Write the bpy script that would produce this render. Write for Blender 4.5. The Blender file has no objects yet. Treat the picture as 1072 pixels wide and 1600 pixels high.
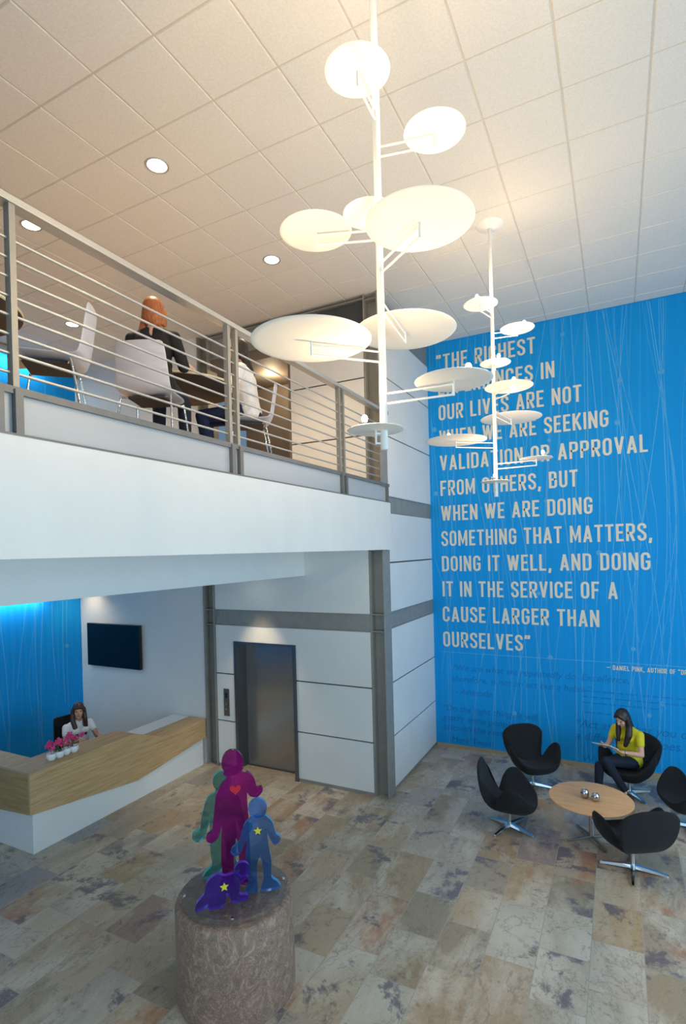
import bpy, bmesh, math, random
from mathutils import Vector, Matrix
C = bpy.context.scene.collection
SC = bpy.context.scene
PI = math.pi
random.seed(7)

# ------------------------------------------------------------------ camera
cam_d = bpy.data.cameras.new('camera')
cam = bpy.data.objects.new('camera', cam_d); C.objects.link(cam)
CAMZ = 3.428
yaw, pitch, roll = .4718, -.0031, -.0258
F = Vector((-math.sin(yaw)*math.cos(pitch), math.cos(yaw)*math.cos(pitch), math.sin(pitch)))
r0 = Vector((math.cos(yaw), math.sin(yaw), 0)); u0 = r0.cross(F)
rr = r0*math.cos(roll)+u0*math.sin(roll); uu = -r0*math.sin(roll)+u0*math.cos(roll)
M = Matrix((rr, uu, -F)).transposed().to_4x4(); M.translation = (0, 0, CAMZ)
cam.matrix_world = M
cam_d.sensor_fit = 'AUTO'; cam_d.sensor_width = 36; cam_d.lens = 841.79*36/1600
cam_d.shift_y = 63.57/1600; cam_d.clip_start = .05; cam_d.clip_end = 100
SC.camera = cam

# ------------------------------------------------------------------ view / world / lights
vs = SC.view_settings
vs.view_transform = 'Standard'; vs.look = 'None'; vs.gamma = 1; vs.use_curve_mapping = False
vs.exposure = 0.0
SC.cycles.use_denoising = True
SC.cycles.max_bounces = 10; SC.cycles.diffuse_bounces = 5; SC.cycles.transmission_bounces = 10
SC.cycles.transparent_max_bounces = 12; SC.cycles.sample_clamp_indirect = 4
SC.cycles.caustics_refractive = False; SC.cycles.caustics_reflective = False

def s2l(c): return c/12.92 if c <= .04045 else ((c+.055)/1.055)**2.4
def rgb(r, g, b): return (s2l(r/255), s2l(g/255), s2l(b/255), 1)

W = bpy.data.worlds.new('world'); SC.world = W; W.use_nodes = True
W.node_tree.nodes['Background'].inputs[0].default_value = (.42, .68, 1, 1)
W.node_tree.nodes['Background'].inputs[1].default_value = .3

def light(name, kind, loc, energy, color, parent=None, rot=None, target=None, **kw):
    d = bpy.data.lights.new(name, kind); d.energy = energy; d.color = color
    for k, v in kw.items(): setattr(d, k, v)
    o = bpy.data.objects.new(name, d); C.objects.link(o); o.location = loc
    if target is not None:
        o.rotation_euler = (Vector(target)-Vector(loc)).to_track_quat('-Z', 'Y').to_euler()
    if rot: o.rotation_euler = rot
    if parent: o.parent = parent
    return o
DAY = (.58, .84, 1.0); WARM = (1, .71, .39); WARM2 = (1, .77, .48)
# daylight through the tall glazing on the right and behind
light('daylight_right', 'AREA', (4.15, 3.8, 2.5), 320, DAY, target=(-4, 4.4, 1.5), shape='RECTANGLE', size=7, size_y=4.4)
light('daylight_back', 'AREA', (-2.2, -3.45, 2.9), 215, DAY, target=(-2.2, 6, 2.4), shape='RECTANGLE', size=8, size_y=5)

# ------------------------------------------------------------------ materials
MATS = {}
def mat(name, color, rough=.5, metal=0., **kw):
    m = bpy.data.materials.new(name); m.use_nodes = True
    b = m.node_tree.nodes['Principled BSDF']
    b.inputs['Base Color'].default_value = color
    b.inputs['Roughness'].default_value = rough; b.inputs['Metallic'].default_value = metal
    for k, v in kw.items(): b.inputs[k.replace('_', ' ')].default_value = v
    MATS[name] = m; return m
class NT:
    def __init__(s, m):
        s.t = m.node_tree; s.b = s.t.nodes['Principled BSDF']
    def n(s, typ, **kw):
        x = s.t.nodes.new(typ)
        for k, v in kw.items():
            if k in x.inputs: x.inputs[k].default_value = v
            else: setattr(x, k, v)
        return x
    def l(s, a, b): s.t.links.new(a, b)
    def coords(s, scale=(1, 1, 1), rot=(0, 0, 0), loc=(0, 0, 0)):
        tc = s.n('ShaderNodeTexCoord'); mp = s.n('ShaderNodeMapping')
        mp.inputs['Scale'].default_value = scale; mp.inputs['Rotation'].default_value = rot; mp.inputs['Location'].default_value = loc
        s.l(tc.outputs['Object'], mp.inputs[0]); return mp.outputs[0]
    def ramp(s, fac, stops):
        r = s.n('ShaderNodeValToRGB'); e = r.color_ramp.elements
        e[0].position, e[0].color = stops[0]; e[1].position, e[1].color = stops[-1]
        for p, c in stops[1:-1]:
            x = e.new(p); x.color = c
        s.l(fac, r.inputs[0]); return r.outputs[0]
    def mix(s, fac, a, b, blend='MIX'):
        x = s.n('ShaderNodeMix', data_type='RGBA', blend_type=blend)
        for i, v in ((0, fac), (6, a), (7, b)):
            if hasattr(v, 'is_linked'): s.l(v, x.inputs[i])
            else: x.inputs[i].default_value = v
        return x.outputs[2]
    def noise(s, vec, scale, detail=4, rough=.55, dist=0, dim='3D', w=None):
        x = s.n('ShaderNodeTexNoise', noise_dimensions=dim)
        x.inputs['Scale'].default_value = scale; x.inputs['Detail'].default_value = detail
        x.inputs['Roughness'].default_value = rough; x.inputs['Distortion'].default_value = dist
        s.l(vec, x.inputs['Vector'])
        if w is not None: s.l(w, x.inputs['W'])
        return x.outputs['Fac']
    def bump(s, h, strength=.2, dist=.01):
        x = s.n('ShaderNodeBump'); x.inputs['Strength'].default_value = strength; x.inputs['Distance'].default_value = dist
        s.l(h, x.inputs['Height']); s.l(x.outputs[0], s.b.inputs['Normal'])

def speckle(m, c1, c2, scale, bump=0, stretch=(1, 1, 1)):
    t = NT(m); v = t.coords(stretch); n = t.noise(v, scale)
    t.l(t.ramp(n, [(.3, c1), (.7, c2)]), t.b.inputs['Base Color'])
    if bump: t.bump(n, bump, .003)
    return m

white = mat('white_paint', rgb(226, 226, 224), .55); speckle(white, rgb(224, 224, 222), rgb(229, 229, 227), 3)
panel_white = mat('white_wall_panel', rgb(226, 226, 225), .4); speckle(panel_white, rgb(223, 223, 222), rgb(229, 229, 228), 2)
ceil_m = mat('ceiling_tile', rgb(225, 220, 214), .9); speckle(ceil_m, rgb(219, 214, 207), rgb(229, 225, 219), 60, .06)
grid_m = mat('ceiling_grid', rgb(206, 196, 182), .6)
steel_p = mat('painted_grey_steel', rgb(150, 147, 141), .42, .2); speckle(steel_p, rgb(146, 143, 137), rgb(156, 153, 147), 8)
steel_d = mat('dark_grey_steel', rgb(112, 113, 114), .5, .2); speckle(steel_d, rgb(108, 109, 110), rgb(117, 118, 119), 8)
rail_m = mat('satin_steel', rgb(178, 178, 176), .45, .55); speckle(rail_m, rgb(180, 180, 178), rgb(192, 192, 190), 20, 0, (1, .1, 1))
toe_m = mat('pale_steel_plate', rgb(176, 182, 188), .55, .2); speckle(toe_m, rgb(172, 178, 184), rgb(182, 188, 194), 4, 0, (1, .2, 1))
dark_gap = mat('dark_joint', rgb(62, 64, 66), .7)
inox = mat('brushed_stainless', rgb(160, 160, 160), .26, .75); speckle(inox, rgb(154, 153, 152), rgb(168, 167, 166), 30, .02, (20, 20, .3))
inox_d = mat('brushed_frame', rgb(120, 124, 130), .3, .9); speckle(inox_d, rgb(112, 116, 122), rgb(126, 130, 136), 30, 0, (20, 20, .3))
chrome = mat('polished_aluminium', rgb(205, 208, 212), .14, 1)
black_fab = mat('black_wool', rgb(26, 27, 31), .95); speckle(black_fab, rgb(12, 13, 17), rgb(20, 21, 26), 160, .15)
black_fab.node_tree.nodes['Principled BSDF'].inputs['Sheen Weight'].default_value = .03
shell_m = mat('lavender_white_shell', rgb(206, 205, 214), .4); speckle(shell_m, rgb(203, 202, 211), rgb(209, 208, 217), 5)
dark_pad = mat('charcoal_underside', rgb(60, 58, 60), .8)
tv_m = mat('black_screen', rgb(8, 11, 17), .12); tv_f = mat('black_bezel', rgb(14, 15, 18), .35)
pot_m = mat('white_ceramic', rgb(232, 234, 236), .25)
pebble_m = mat('dark_pebble', rgb(60, 58, 58), .6)
petal_m = mat('pink_petal', rgb(226, 60, 140), .6); speckle(petal_m, rgb(206, 34, 96), rgb(238, 92, 166), 22)
stem_m = mat('green_stem', rgb(70, 110, 50), .6)
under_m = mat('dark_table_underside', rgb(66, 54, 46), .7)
edge_m = mat('pale_edge', rgb(222, 204, 172), .5)
mug_m = mat('mirror_silver', rgb(190, 190, 192), .12, 1)

# blue mural
def blue_mat(name, c1, c2, c3):
    m = mat(name, c2, .6, 0., Specular_IOR_Level=.15); t = NT(m)
    v = t.coords((22, 22, .12)); n = t.noise(v, 1, 5, .65)
    base = t.ramp(n, [(.2, c1), (.5, c2), (.85, c3)])
    v2 = t.coords((.6, .6, .6)); n2 = t.noise(v2, .8, 2)
    t.l(t.mix(t.ramp(n2, [(.35, (0, 0, 0, 1)), (.7, (.5, .5, .5, 1))]), base, c1), t.b.inputs['Base Color'])
    return m
blue_m = blue_mat('blue_mural', rgb(10, 142, 218), rgb(16, 148, 223), rgb(36, 158, 228))
def tint(name, color, alpha):
    m = mat(name, color, .45); t = NT(m)
    tr = t.n('ShaderNodeBsdfTransparent'); mx = t.n('ShaderNodeMixShader'); mx.inputs[0].default_value = alpha
    t.l(tr.outputs[0], mx.inputs[1]); t.l(t.b.outputs[0], mx.inputs[2])
    t.l(mx.outputs[0], t.t.nodes['Material Output'].inputs[0]); return m
strand_m = tint('pale_strand_print', rgb(130, 220, 255), .40)
ghost_m = tint('dark_blue_print', rgb(0, 84, 165), .30)
letter_m = mat('warm_grey_letter', rgb(222, 216, 202), .7)

# stone floor
def stone_floor():
    m = mat('slate_tile', rgb(140, 130, 120), .5); t = NT(m)
    tc = t.n('ShaderNodeTexCoord'); sep = t.n('ShaderNodeSeparateXYZ'); t.l(tc.outputs['Object'], sep.inputs[0])
    com = t.n('ShaderNodeCombineXYZ')
    ax = t.n('ShaderNodeMath', operation='ADD'); ax.inputs[1].default_value = 20.276; t.l(sep.outputs[0], ax.inputs[0])
    ay = t.n('ShaderNodeMath', operation='ADD'); ay.inputs[1].default_value = 20.13; t.l(sep.outputs[1], ay.inputs[0])
    t.l(ay.outputs[0], com.inputs[0]); t.l(ax.outputs[0], com.inputs[1])
    br = t.n('ShaderNodeTexBrick', offset=.5, offset_frequency=2, squash=1.35, squash_frequency=3)
    br.inputs['Scale'].default_value = 1; br.inputs['Brick Width'].default_value = .58; br.inputs['Row Height'].default_value = .4
    br.inputs['Mortar Size'].default_value = .0035; br.inputs['Mortar Smooth'].default_value = .3
    br.inputs['Color1'].default_value = (0, 0, 0, 1); br.inputs['Color2'].default_value = (1, 1, 1, 1); br.inputs['Mortar'].default_value = (.5, .5, .5, 1)
    t.l(com.outputs[0], br.inputs['Vector'])
    rnd = br.outputs['Color']
    w = t.n('ShaderNodeMath', operation='MULTIPLY'); w.inputs[1].default_value = 57.; t.l(rnd, w.inputs[0])
    base = t.ramp(rnd, [(0, rgb(172, 146, 116)), (.14, rgb(196, 184, 164)), (.26, rgb(160, 146, 124)), (.4, rgb(190, 162, 126)), (.52, rgb(180, 176, 170)),
                        (.64, rgb(164, 144, 114)), (.76, rgb(206, 200, 188)), (.86, rgb(172, 136, 106)), (.94, rgb(150, 152, 164)), (1, rgb(186, 168, 140))])
    vec = tc.outputs['Object']
    mp = t.n('ShaderNodeMapping'); mp.inputs['Scale'].default_value = (1.0, .5, 1); mp.inputs['Rotation'].default_value = (0, 0, .5); t.l(vec, mp.inputs[0])
    n1 = t.noise(mp.outputs[0], 1.5, 7, .66, .5, '4D', w.outputs[0])
    light_c = t.mix(t.ramp(n1, [(.47, (0, 0, 0, 1)), (.60, (.85, .85, .85, 1))]), base, rgb(214, 208, 196))
    n2 = t.noise(mp.outputs[0], 1.3, 7, .66, .3, '4D', w.outputs[0])
    rust = t.mix(t.ramp(n2, [(.60, (0, 0, 0, 1)), (.66, (.7, .7, .7, 1))]), light_c, rgb(182, 116, 66))
    n3 = t.noise(vec, 1.5, 10, .72, .35, '4D', w.outputs[0])
    dk = t.mix(t.ramp(n3, [(.405, (.85, .85, .85, 1)), (.45, (0, 0, 0, 1))]), rust, rgb(98, 92, 110))
    n5 = t.noise(vec, 14, 6, .7, .5, '4D', w.outputs[0])
    dk = t.mix(t.ramp(n5, [(.34, (.55, .55, .55, 1)), (.44, (0, 0, 0, 1))]), dk, rgb(124, 106, 88))
    n4 = t.noise(mp.outputs[0], 1.6, 9, .66, 1.2, '4D', w.outputs[0])
    vein = t.mix(t.ramp(n4, [(.488, (0, 0, 0, 1)), (.5, (.4, .4, .4, 1)), (.512, (0, 0, 0, 1))]), dk, rgb(104, 86, 72))
    fine = t.noise(vec, 60, 4)
    fin = t.mix(.12, vein, t.ramp(fine, [(.3, rgb(90, 82, 74)), (.7, rgb(210, 205, 198))]))
    fin = t.mix(1, fin, (.98, .92, .85, 1), 'MULTIPLY')
    grout = t.mix(br.outputs['Fac'], fin, rgb(170, 160, 146))
    t.l(grout, t.b.inputs['Base Color'])
    t.l(t.ramp(n1, [(.3, (.34, .34, .34, 1)), (.7, (.5, .5, .5, 1))]), t.b.inputs['Roughness'])
    mb = t.n('ShaderNodeMath', operation='SUBTRACT'); t.l(n4, mb.inputs[0]); t.l(br.outputs['Fac'], mb.inputs[1])
    t.bump(mb.outputs[0], .12, .004)
    return m
floor_m = stone_floor()

def wood(name, c1, c2, c3, stretch):
    m = mat(name, c2, .5); t = NT(m)
    v = t.coords(stretch); n = t.noise(v, 4, 6, .6, .4)
    t.l(t.ramp(n, [(.3, c1), (.5, c2), (.72, c3)]), t.b.inputs['Base Color']); return m
oak = wood('pale_oak_veneer', rgb(174, 140, 98), rgb(194, 159, 114), rgb(208, 176, 134), (9, .5, 9))
oak_x = wood('pale_oak_cross_grain', rgb(150, 120, 76), rgb(170, 138, 92), rgb(184, 154, 108), (.5, 9, 9))
beech = wood('maple_table', rgb(220, 160, 104), rgb(228, 172, 118), rgb(234, 184, 134), (.7, 8, 8))

def plinth_mat():
    m = mat('swirled_grey_plinth', rgb(110, 106, 102), .5); t = NT(m)
    v = t.coords((1, 1, .7)); n = t.noise(v, 9, 6, .62, 2.6)
    v2 = t.coords(); n2 = t.noise(v2, 26, 4, .6, 3.5)
    a = t.ramp(n, [(.33, rgb(112, 90, 78)), (.55, rgb(134, 110, 96)), (.70, rgb(176, 150, 130))])
    t.l(t.mix(t.ramp(n2, [(.5, (0, 0, 0, 1)), (.66, (.55, .55, .55, 1))]), a, rgb(186, 162, 142)), t.b.inputs['Base Color'])
    t.bump(n2, .1, .003); return m
plinth_m = plinth_mat()

def acrylic(name, color, clear=.74, pale=.3, edge=(1, 1, 1, 1)):
    m = mat(name, color, .08); t = NT(m)
    v = t.coords((1, 1, 1)); n = t.noise(v, 4, 3, .5, 1.)
    c2 = tuple(x*.55 for x in color[:3])+(1,)
    col = t.ramp(n, [(.35, c2), (.65, color)])
    t.l(col, t.b.inputs['Base Color'])
    tr = t.n('ShaderNodeBsdfTransparent'); t.l(t.mix(pale, col, (1, 1, 1, 1)), tr.inputs[0])
    mx = t.n('ShaderNodeMixShader'); mx.inputs[0].default_value = clear
    t.l(t.b.outputs[0], mx.inputs[1]); t.l(tr.outputs[0], mx.inputs[2]); t.l(mx.outputs[0], t.t.nodes['Material Output'].inputs[0])
    e = mat(name+'_edge', edge, .12)  # side faces: edge colour stands in for light caught inside the plate
    e.node_tree.nodes['Principled BSDF'].inputs['Transmission Weight'].default_value = .5
    return m, e
def clear_acrylic():
    m = mat('clear_acrylic', rgb(226, 230, 234), .04); t = NT(m)
    tr = t.n('ShaderNodeBsdfTransparent'); tr.inputs[0].default_value = (.93, .94, .95, 1); gl = t.n('ShaderNodeBsdfGlossy'); gl.inputs['Roughness'].default_value = .03
    mx = t.n('ShaderNodeMixShader'); mx.inputs[0].default_value = .10
    t.l(tr.outputs[0], mx.inputs[1]); t.l(gl.outputs[0], mx.inputs[2]); t.l(mx.outputs[0], t.t.nodes['Material Output'].inputs[0])
    return m, m
acr = {'magenta': acrylic('magenta_acrylic', rgb(196, 28, 156), .72, .25, rgb(90, 8, 96)), 'teal': acrylic('teal_acrylic', rgb(70, 196, 190), .84, .5, rgb(90, 232, 228)),
       'blue': acrylic('blue_acrylic', rgb(70, 150, 230), .82, .45, rgb(90, 190, 255)), 'violet': acrylic('violet_acrylic', rgb(112, 60, 214), .86, .5, rgb(150, 90, 255)),
       'clear': clear_acrylic()}
yellow_m = mat('yellow_enamel', rgb(214, 206, 60), .4); red_m = mat('red_enamel', rgb(200, 34, 54), .4)

def disc_mat():
    m = mat('translucent_white_disc', rgb(240, 238, 232), .5); t = NT(m)
    tl = t.n('ShaderNodeBsdfTranslucent'); tl.inputs[0].default_value = rgb(255, 226, 168)
    mx = t.n('ShaderNodeMixShader'); mx.inputs[0].default_value = .08
    t.l(t.b.outputs[0], mx.inputs[1]); t.l(tl.outputs[0], mx.inputs[2]); t.l(mx.outputs[0], t.t.nodes['Material Output'].inputs[0]); return m
disc_m = disc_mat()
pole_m = mat('white_enamel', rgb(236, 234, 230), .4)
def emit(name, color, strength):
    m = mat(name, color); b = m.node_tree.nodes['Principled BSDF']
    b.inputs['Emission Color'].default_value = color; b.inputs['Emission Strength'].default_value = strength; return m
bulb_m = emit('lit_bulb', (1, .84, .58, 1), 40)
lens_m = emit('lit_downlight', (1, .93, .80, 1), 7)
skin_m = mat('skin', rgb(214, 164, 140), .5, Subsurface_Weight=.0); speckle(skin_m, rgb(208, 156, 132), rgb(220, 172, 150), 14)
skin2_m = mat('tanned_skin', rgb(196, 142, 116), .5); speckle(skin2_m, rgb(188, 134, 108), rgb(204, 152, 126), 14)
def hairmat(name, a, b):
    m = mat(name, a, .45); return speckle(m, a, b, 10, .3, (9, 9, .6))
hair_black = hairmat('black_hair', rgb(26, 18, 18), rgb(44, 32, 30)); hair_brown = hairmat('dark_brown_hair', rgb(50, 26, 24), rgb(82, 44, 38))
hair_red = hairmat('auburn_hair', rgb(134, 70, 34), rgb(190, 112, 62))
def cloth(name, c, k=1.12):
    m = mat(name, c, .85); d = tuple(min(1, x*k) for x in c[:3])+(1,)
    return speckle(m, c, d, 30, .25)
c_yellow = cloth('lime_yellow_cotton', rgb(206, 192, 40)); c_white = cloth('white_cotton', rgb(226, 224, 226)); c_black = cloth('black_jersey', rgb(24, 23, 26), 1.4)
c_navy = cloth('navy_denim', rgb(24, 34, 66), 1.35); c_dark = cloth('dark_denim', rgb(16, 24, 44), 1.4); shoe_m = mat('black_leather', rgb(18, 18, 22), .35)
eye_m = mat('dark_eye', rgb(24, 18, 16), .2); lip_m = mat('lip', rgb(170, 84, 80), .5)

# ------------------------------------------------------------------ mesh helpers
def V(*a): return Vector(a)
class MB:
    def __init__(s): s.bm = bmesh.new()
    def box(s, x0, x1, y0, y1, z0, z1, bev=0):
        vs_ = [s.bm.verts.new((x, y, z)) for z in (z0, z1) for x, y in ((x0, y0), (x1, y0), (x1, y1), (x0, y1))]
        fs = [s.bm.faces.new([vs_[i] for i in f]) for f in ((3, 2, 1, 0), (4, 5, 6, 7), (0, 1, 5, 4), (1, 2, 6, 5), (2, 3, 7, 6), (3, 0, 4, 7))]
        if bev:
            ed = {e for f in fs for e in f.edges}
            bmesh.ops.bevel(s.bm, geom=list(ed), offset=bev, segments=2, affect='EDGES', profile=.7)
        return s
    def prism(s, pts, h, mtx=None):
        """outline pts (2d) extruded along local z from 0..h (or (z0,z1)), then mapped by mtx"""
        z0, z1 = h if isinstance(h, tuple) else (0, h)
        mtx = mtx or Matrix()
        a = [s.bm.verts.new(mtx @ V(p[0], p[1], z0)) for p in pts]; b = [s.bm.verts.new(mtx @ V(p[0], p[1], z1)) for p in pts]
        n = len(pts)
        s.bm.faces.new(a[::-1]); s.bm.faces.new(b)
        for i in range(n): s.bm.faces.new((a[i], a[(i+1) % n], b[(i+1) % n], b[i]))
        return s
    def tube(s, pts, r, seg=10, closed=False, cap=True):
        pts = [Vector(p) for p in pts]; rs = r if isinstance(r, (list, tuple)) else [r]*len(pts)
        rings = []; n = len(pts); ref = None
        for i, p in enumerate(pts):
            if closed: t = pts[(i+1) % n]-pts[i-1]
            else: t = pts[min(i+1, n-1)]-pts[max(i-1, 0)]
            t.normalize()
            if ref is None: ref = t.orthogonal().normalized()
            ref = (ref-t*ref.dot(t)).normalized(); b = t.cross(ref)
            rings.append([s.bm.verts.new(p+(ref*math.cos(a)+b*math.sin(a))*rs[i]) for a in [2*PI*k/seg for k in range(seg)]])
        for i in range(n if closed else n-1):
            A, B = rings[i], rings[(i+1) % n]
            for k in range(seg): s.bm.faces.new((A[k], A[(k+1) % seg], B[(k+1) % seg], B[k]))
        if cap and not closed: s.bm.faces.new(rings[0][::-1]); s.bm.faces.new(rings[-1])
        return s
    def lathe(s, prof, cx=0, cy=0, seg=48, z0=0):
        """closed profile list of (r, z); r==0 ends become poles"""
        rings = []
        for r, z in prof:
            if r < 1e-6: rings.append([s.bm.verts.new((cx, cy, z0+z))])
            else: rings.append([s.bm.verts.new((cx+r*math.cos(2*PI*k/seg), cy+r*math.sin(2*PI*k/seg), z0+z)) for k in range(seg)])
        for A, B in zip(rings, rings[1:]):
            for k in range(seg):
                k2 = (k+1) % seg
                if len(A) == 1 and len(B) == 1: continue
                if len(A) == 1: s.bm.faces.new((A[0], B[k2], B[k]))
                elif len(B) == 1: s.bm.faces.new((A[k], A[k2], B[0]))
                else: s.bm.faces.new((A[k], A[k2], B[k2], B[k]))
        return s
    def ball(s, c, rad, sub=2, mtx=None):
        rad = rad if isinstance(rad, (tuple, list)) else (rad,)*3
        m = Matrix.Translation(c) @ (mtx or Matrix()).to_4x4() @ Matrix.Diagonal((*rad, 1))
        bmesh.ops.create_icosphere(s.bm, subdivisions=sub, radius=1, matrix=m); return s
    def cone(s, a, ra, b, rb, sub=1):
        """hull of two spheres"""
        bm2 = bmesh.new()
        for p, r in ((a, ra), (b, rb)):
            bmesh.ops.create_icosphere(bm2, subdivisions=sub+1, radius=r, matrix=Matrix.Translation(p))
        res = bmesh.ops.convex_hull(bm2, input=bm2.verts)
        bmesh.ops.delete(bm2, geom=list({g for g in res['geom_interior']+res['geom_unused'] if isinstance(g, bmesh.types.BMVert)}), context='VERTS')
        me = bpy.data.meshes.new('t'); bm2.to_mesh(me); bm2.free(); s.bm.from_mesh(me); bpy.data.meshes.remove(me); return s
    def build(s, name, m, parent=None, origin=None, smooth=False, fix=True):
        if fix: bmesh.ops.recalc_face_normals(s.bm, faces=s.bm.faces)
        off = Vector(origin) if origin is not None else None
        if parent is not None and origin is None and abs(parent.rotation_euler.z) < 1e-9: off = world_loc(parent)
        if off is not None: bmesh.ops.translate(s.bm, verts=s.bm.verts, vec=-off)
        if smooth:
            for f in s.bm.faces: f.smooth = True
            if smooth == 'auto':
                for e in s.bm.edges:
                    if len(e.link_faces) == 2 and e.calc_face_angle(0) > .7: e.smooth = False
        me = bpy.data.meshes.new(name); s.bm.to_mesh(me); s.bm.free()
        o = bpy.data.objects.new(name, me); C.objects.link(o); me.materials.append(m)
        if parent is not None: o.parent = parent
        elif origin is not None: o.location = origin
        return o
def world_loc(o):
    v = Vector(o.location); p = o.parent
    while p: v = v+Vector(p.location); p = p.parent
    return v
def tag(o, label=None, cat=None, group=None, kind=None):
    if label: o['label'] = label
    if cat: o['category'] = cat
    if group: o['group'] = group
    if kind: o['kind'] = kind
    return o
def thing(name, label, cat, loc=(0, 0, 0), rotz=0, group=None):
    o = bpy.data.objects.new(name, None); C.objects.link(o); o.location = loc; o.rotation_euler = (0, 0, rotz); o.empty_display_size = .1
    return tag(o, label, cat, group)
def struct(o, label=None): 
    o['kind'] = 'structure'
    if label: o['label'] = label
    return o
def copy_tree(o, parent=None):
    c = o.copy(); C.objects.link(c)
    if parent: c.parent = parent
    for ch in list(o.children): copy_tree(ch, c)
    return c
def subdiv(o, lv=2, render=None, solid=None):
    if solid:
        md = o.modifiers.new('s', 'SOLIDIFY'); md.thickness = solid; md.offset = 0
    md = o.modifiers.new('ss', 'SUBSURF'); md.levels = lv; md.render_levels = render or lv
def bake(o):
    dg = bpy.context.evaluated_depsgraph_get(); dg.update()
    me = bpy.data.meshes.new_from_object(o.evaluated_get(dg)); old = o.data
    o.modifiers.clear(); o.data = me; bpy.data.meshes.remove(old)
    for p in me.polygons: p.use_smooth = True
def catmull(P, n, closed=False):
    out = []; N = len(P)
    for i in range(N if closed else N-1):
        p0 = Vector(P[i-1] if (i > 0 or closed) else P[0]); p1 = Vector(P[i]); p2 = Vector(P[(i+1) % N]); p3 = Vector(P[(i+2) % N] if (closed or i+2 < N) else P[-1])
        for k in range(n):
            t = k/n
            out.append(.5*((2*p1)+(p2-p0)*t+(2*p0-5*p1+4*p2-p3)*t*t+(3*p1-p0-3*p2+p3)*t**3))
    if not closed: out.append(Vector(P[-1]))
    return out

# ------------------------------------------------------------------ the setting
XS, YS, YB, XL = -2.90, 6.83, 9.10, -9.10       # shaft side, shaft front, blue wall, left wall
CZ = 6.987; XR = 4.4; YN = -3.7; TILE = .61
struct(MB().box(XL-.2, XR, YN, YB+.2, -.12, 0).build('floor', floor_m), 'multicoloured stone tile floor of the lobby')

# ceiling: bevelled lay-in tiles between recessed grid bars
cb = MB(); gx, gy = -3.975, 2.747
for i in range(-10, 15):
    for j in range(-11, 12):
        x0, y0 = gx+i*TILE, gy+j*TILE; x1, y1 = min(x0+TILE, XR), min(y0+TILE, YB)
        x0 = max(x0, XL)
        if x1-x0 < .06 or y1-y0 < .06 or y0 < YN-.3: continue
        g = .006; b = .005
        lo = [(x0+g+b, y0+g+b), (x1-g-b, y0+g+b), (x1-g-b, y1-g-b), (x0+g+b, y1-g-b)]
        hi = [(x0+g, y0+g), (x1-g, y0+g), (x1-g, y1-g), (x0+g, y1-g)]
        L = [cb.bm.verts.new((x, y, CZ)) for x, y in lo]; Hh = [cb.bm.verts.new((x, y, CZ+.006)) for x, y in hi]
        cb.bm.faces.new(L[::-1])
        for k in range(4): cb.bm.faces.new((L[k], L[(k+1) % 4], Hh[(k+1) % 4], Hh[k]))
ceil_o = cb.build('ceiling', ceil_m, fix=False); struct(ceil_o, 'suspended ceiling of square white tiles')
MB().box(XL-.2, XR, YN, YB+.2, CZ+.006, CZ+.1).build('ceiling_grid', grid_m, ceil_o)

def glazed(name, label, along, fixed, a0, a1, holes, z0, z1, th):
    m = MB()
    def bx(u0, u1, za, zb):
        if along == 'y': m.box(fixed, fixed+th, u0, u1, za, zb)
        else: m.box(u0, u1, fixed-th, fixed, za, zb)
    bx(a0, a1, 0, z0); bx(a0, a1, z1, CZ+.05); e = a0
    for h0, h1 in holes: bx(e, h0, z0, z1); e = h1
    bx(e, a1, z0, z1)
    return struct(m.build(name, white), label)
glazed('wall_right', 'white wall with tall window openings', 'y', XR, YN-.2, YB+.2, [(-.2, 2.2), (2.4, 4.8), (5.0, 7.4)], .3, 5.2, .2)
glazed('wall_front', 'white entrance wall with tall window openings', 'x', YN, XL-.2, XR+.2, [(-6.5, -4.2), (-4.0, -1.7), (-1.5, .8), (1.0, 3.3)], .1, 5.2, .2)
wall_b = struct(MB().box(XS-.2, XR, YB, YB+.2, 0, CZ+.05).build('wall_back', blue_m), 'bright blue mural wall with a long quotation')
struct(MB().box(XS+.02, XR, YB-.025, YB, 0, .05).build('baseboard_back', mat('stone_skirting', rgb(168, 146, 116), .5)))
wall_l = struct(MB().box(XL-.2, XL, YN, YS+.1, 0, 3.2).build('wall_left', blue_m), 'blue mural wall behind the reception desk')
wall_lu = struct(MB().box(XL-.2, XL, YN, YS+.1, 4.2, CZ+.05).build('wall_left_upper', blue_m), 'blue mural wall at the far side of the upper floor')
struct(MB().box(XL, -6.09, YS, YS+.2, 0, 3.2).build('wall_reception', white), 'white reception wall carrying the television')
struct(MB().box(XL, -6.09, YS, YS+.2, 4.2, CZ+.05).build('wall_upper', white), 'pale end wall of the upper floor')
# elevator shaft front, lower: panels with joints
PF = MB()
DX0, DX1, DZ = -5.46, -4.33, 2.02
def panels(mb, rects, y):
    for x0, x1, z0, z1 in rects: mb.box(x0, x1, y, y+.05, z0, z1)
J = .010
panels(PF, [(-5.84, DX0, .05, .745-J), (-5.84, DX0, .745+J, 1.505-J), (-5.84, DX0, 1.505+J, DZ), (-5.84, -3.09, DZ, 2.285),
            (DX1, -3.09, .05, .745-J), (DX1, -3.09, .745+J, 1.505-J), (DX1, -3.09, 1.505+J, DZ), (-5.84, -3.09, 2.54, 3.43)], YS)
sf = struct(PF.build('wall_elevator', panel_white), 'white panelled elevator wall with dark joints')
sk = MB(); sk.box(-5.84, DX0-.012, YS+.004, YS+.03, 0, .05); sk.box(DX1+.012, -3.085, YS+.004, YS+.03, 0, .05); struct(sk.build('baseboard_elevator', steel_p))
struct(MB().box(XS-.03, XS-.004, 7.07, YB, 0, .04).build('baseboard_shaft', steel_p))
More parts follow.
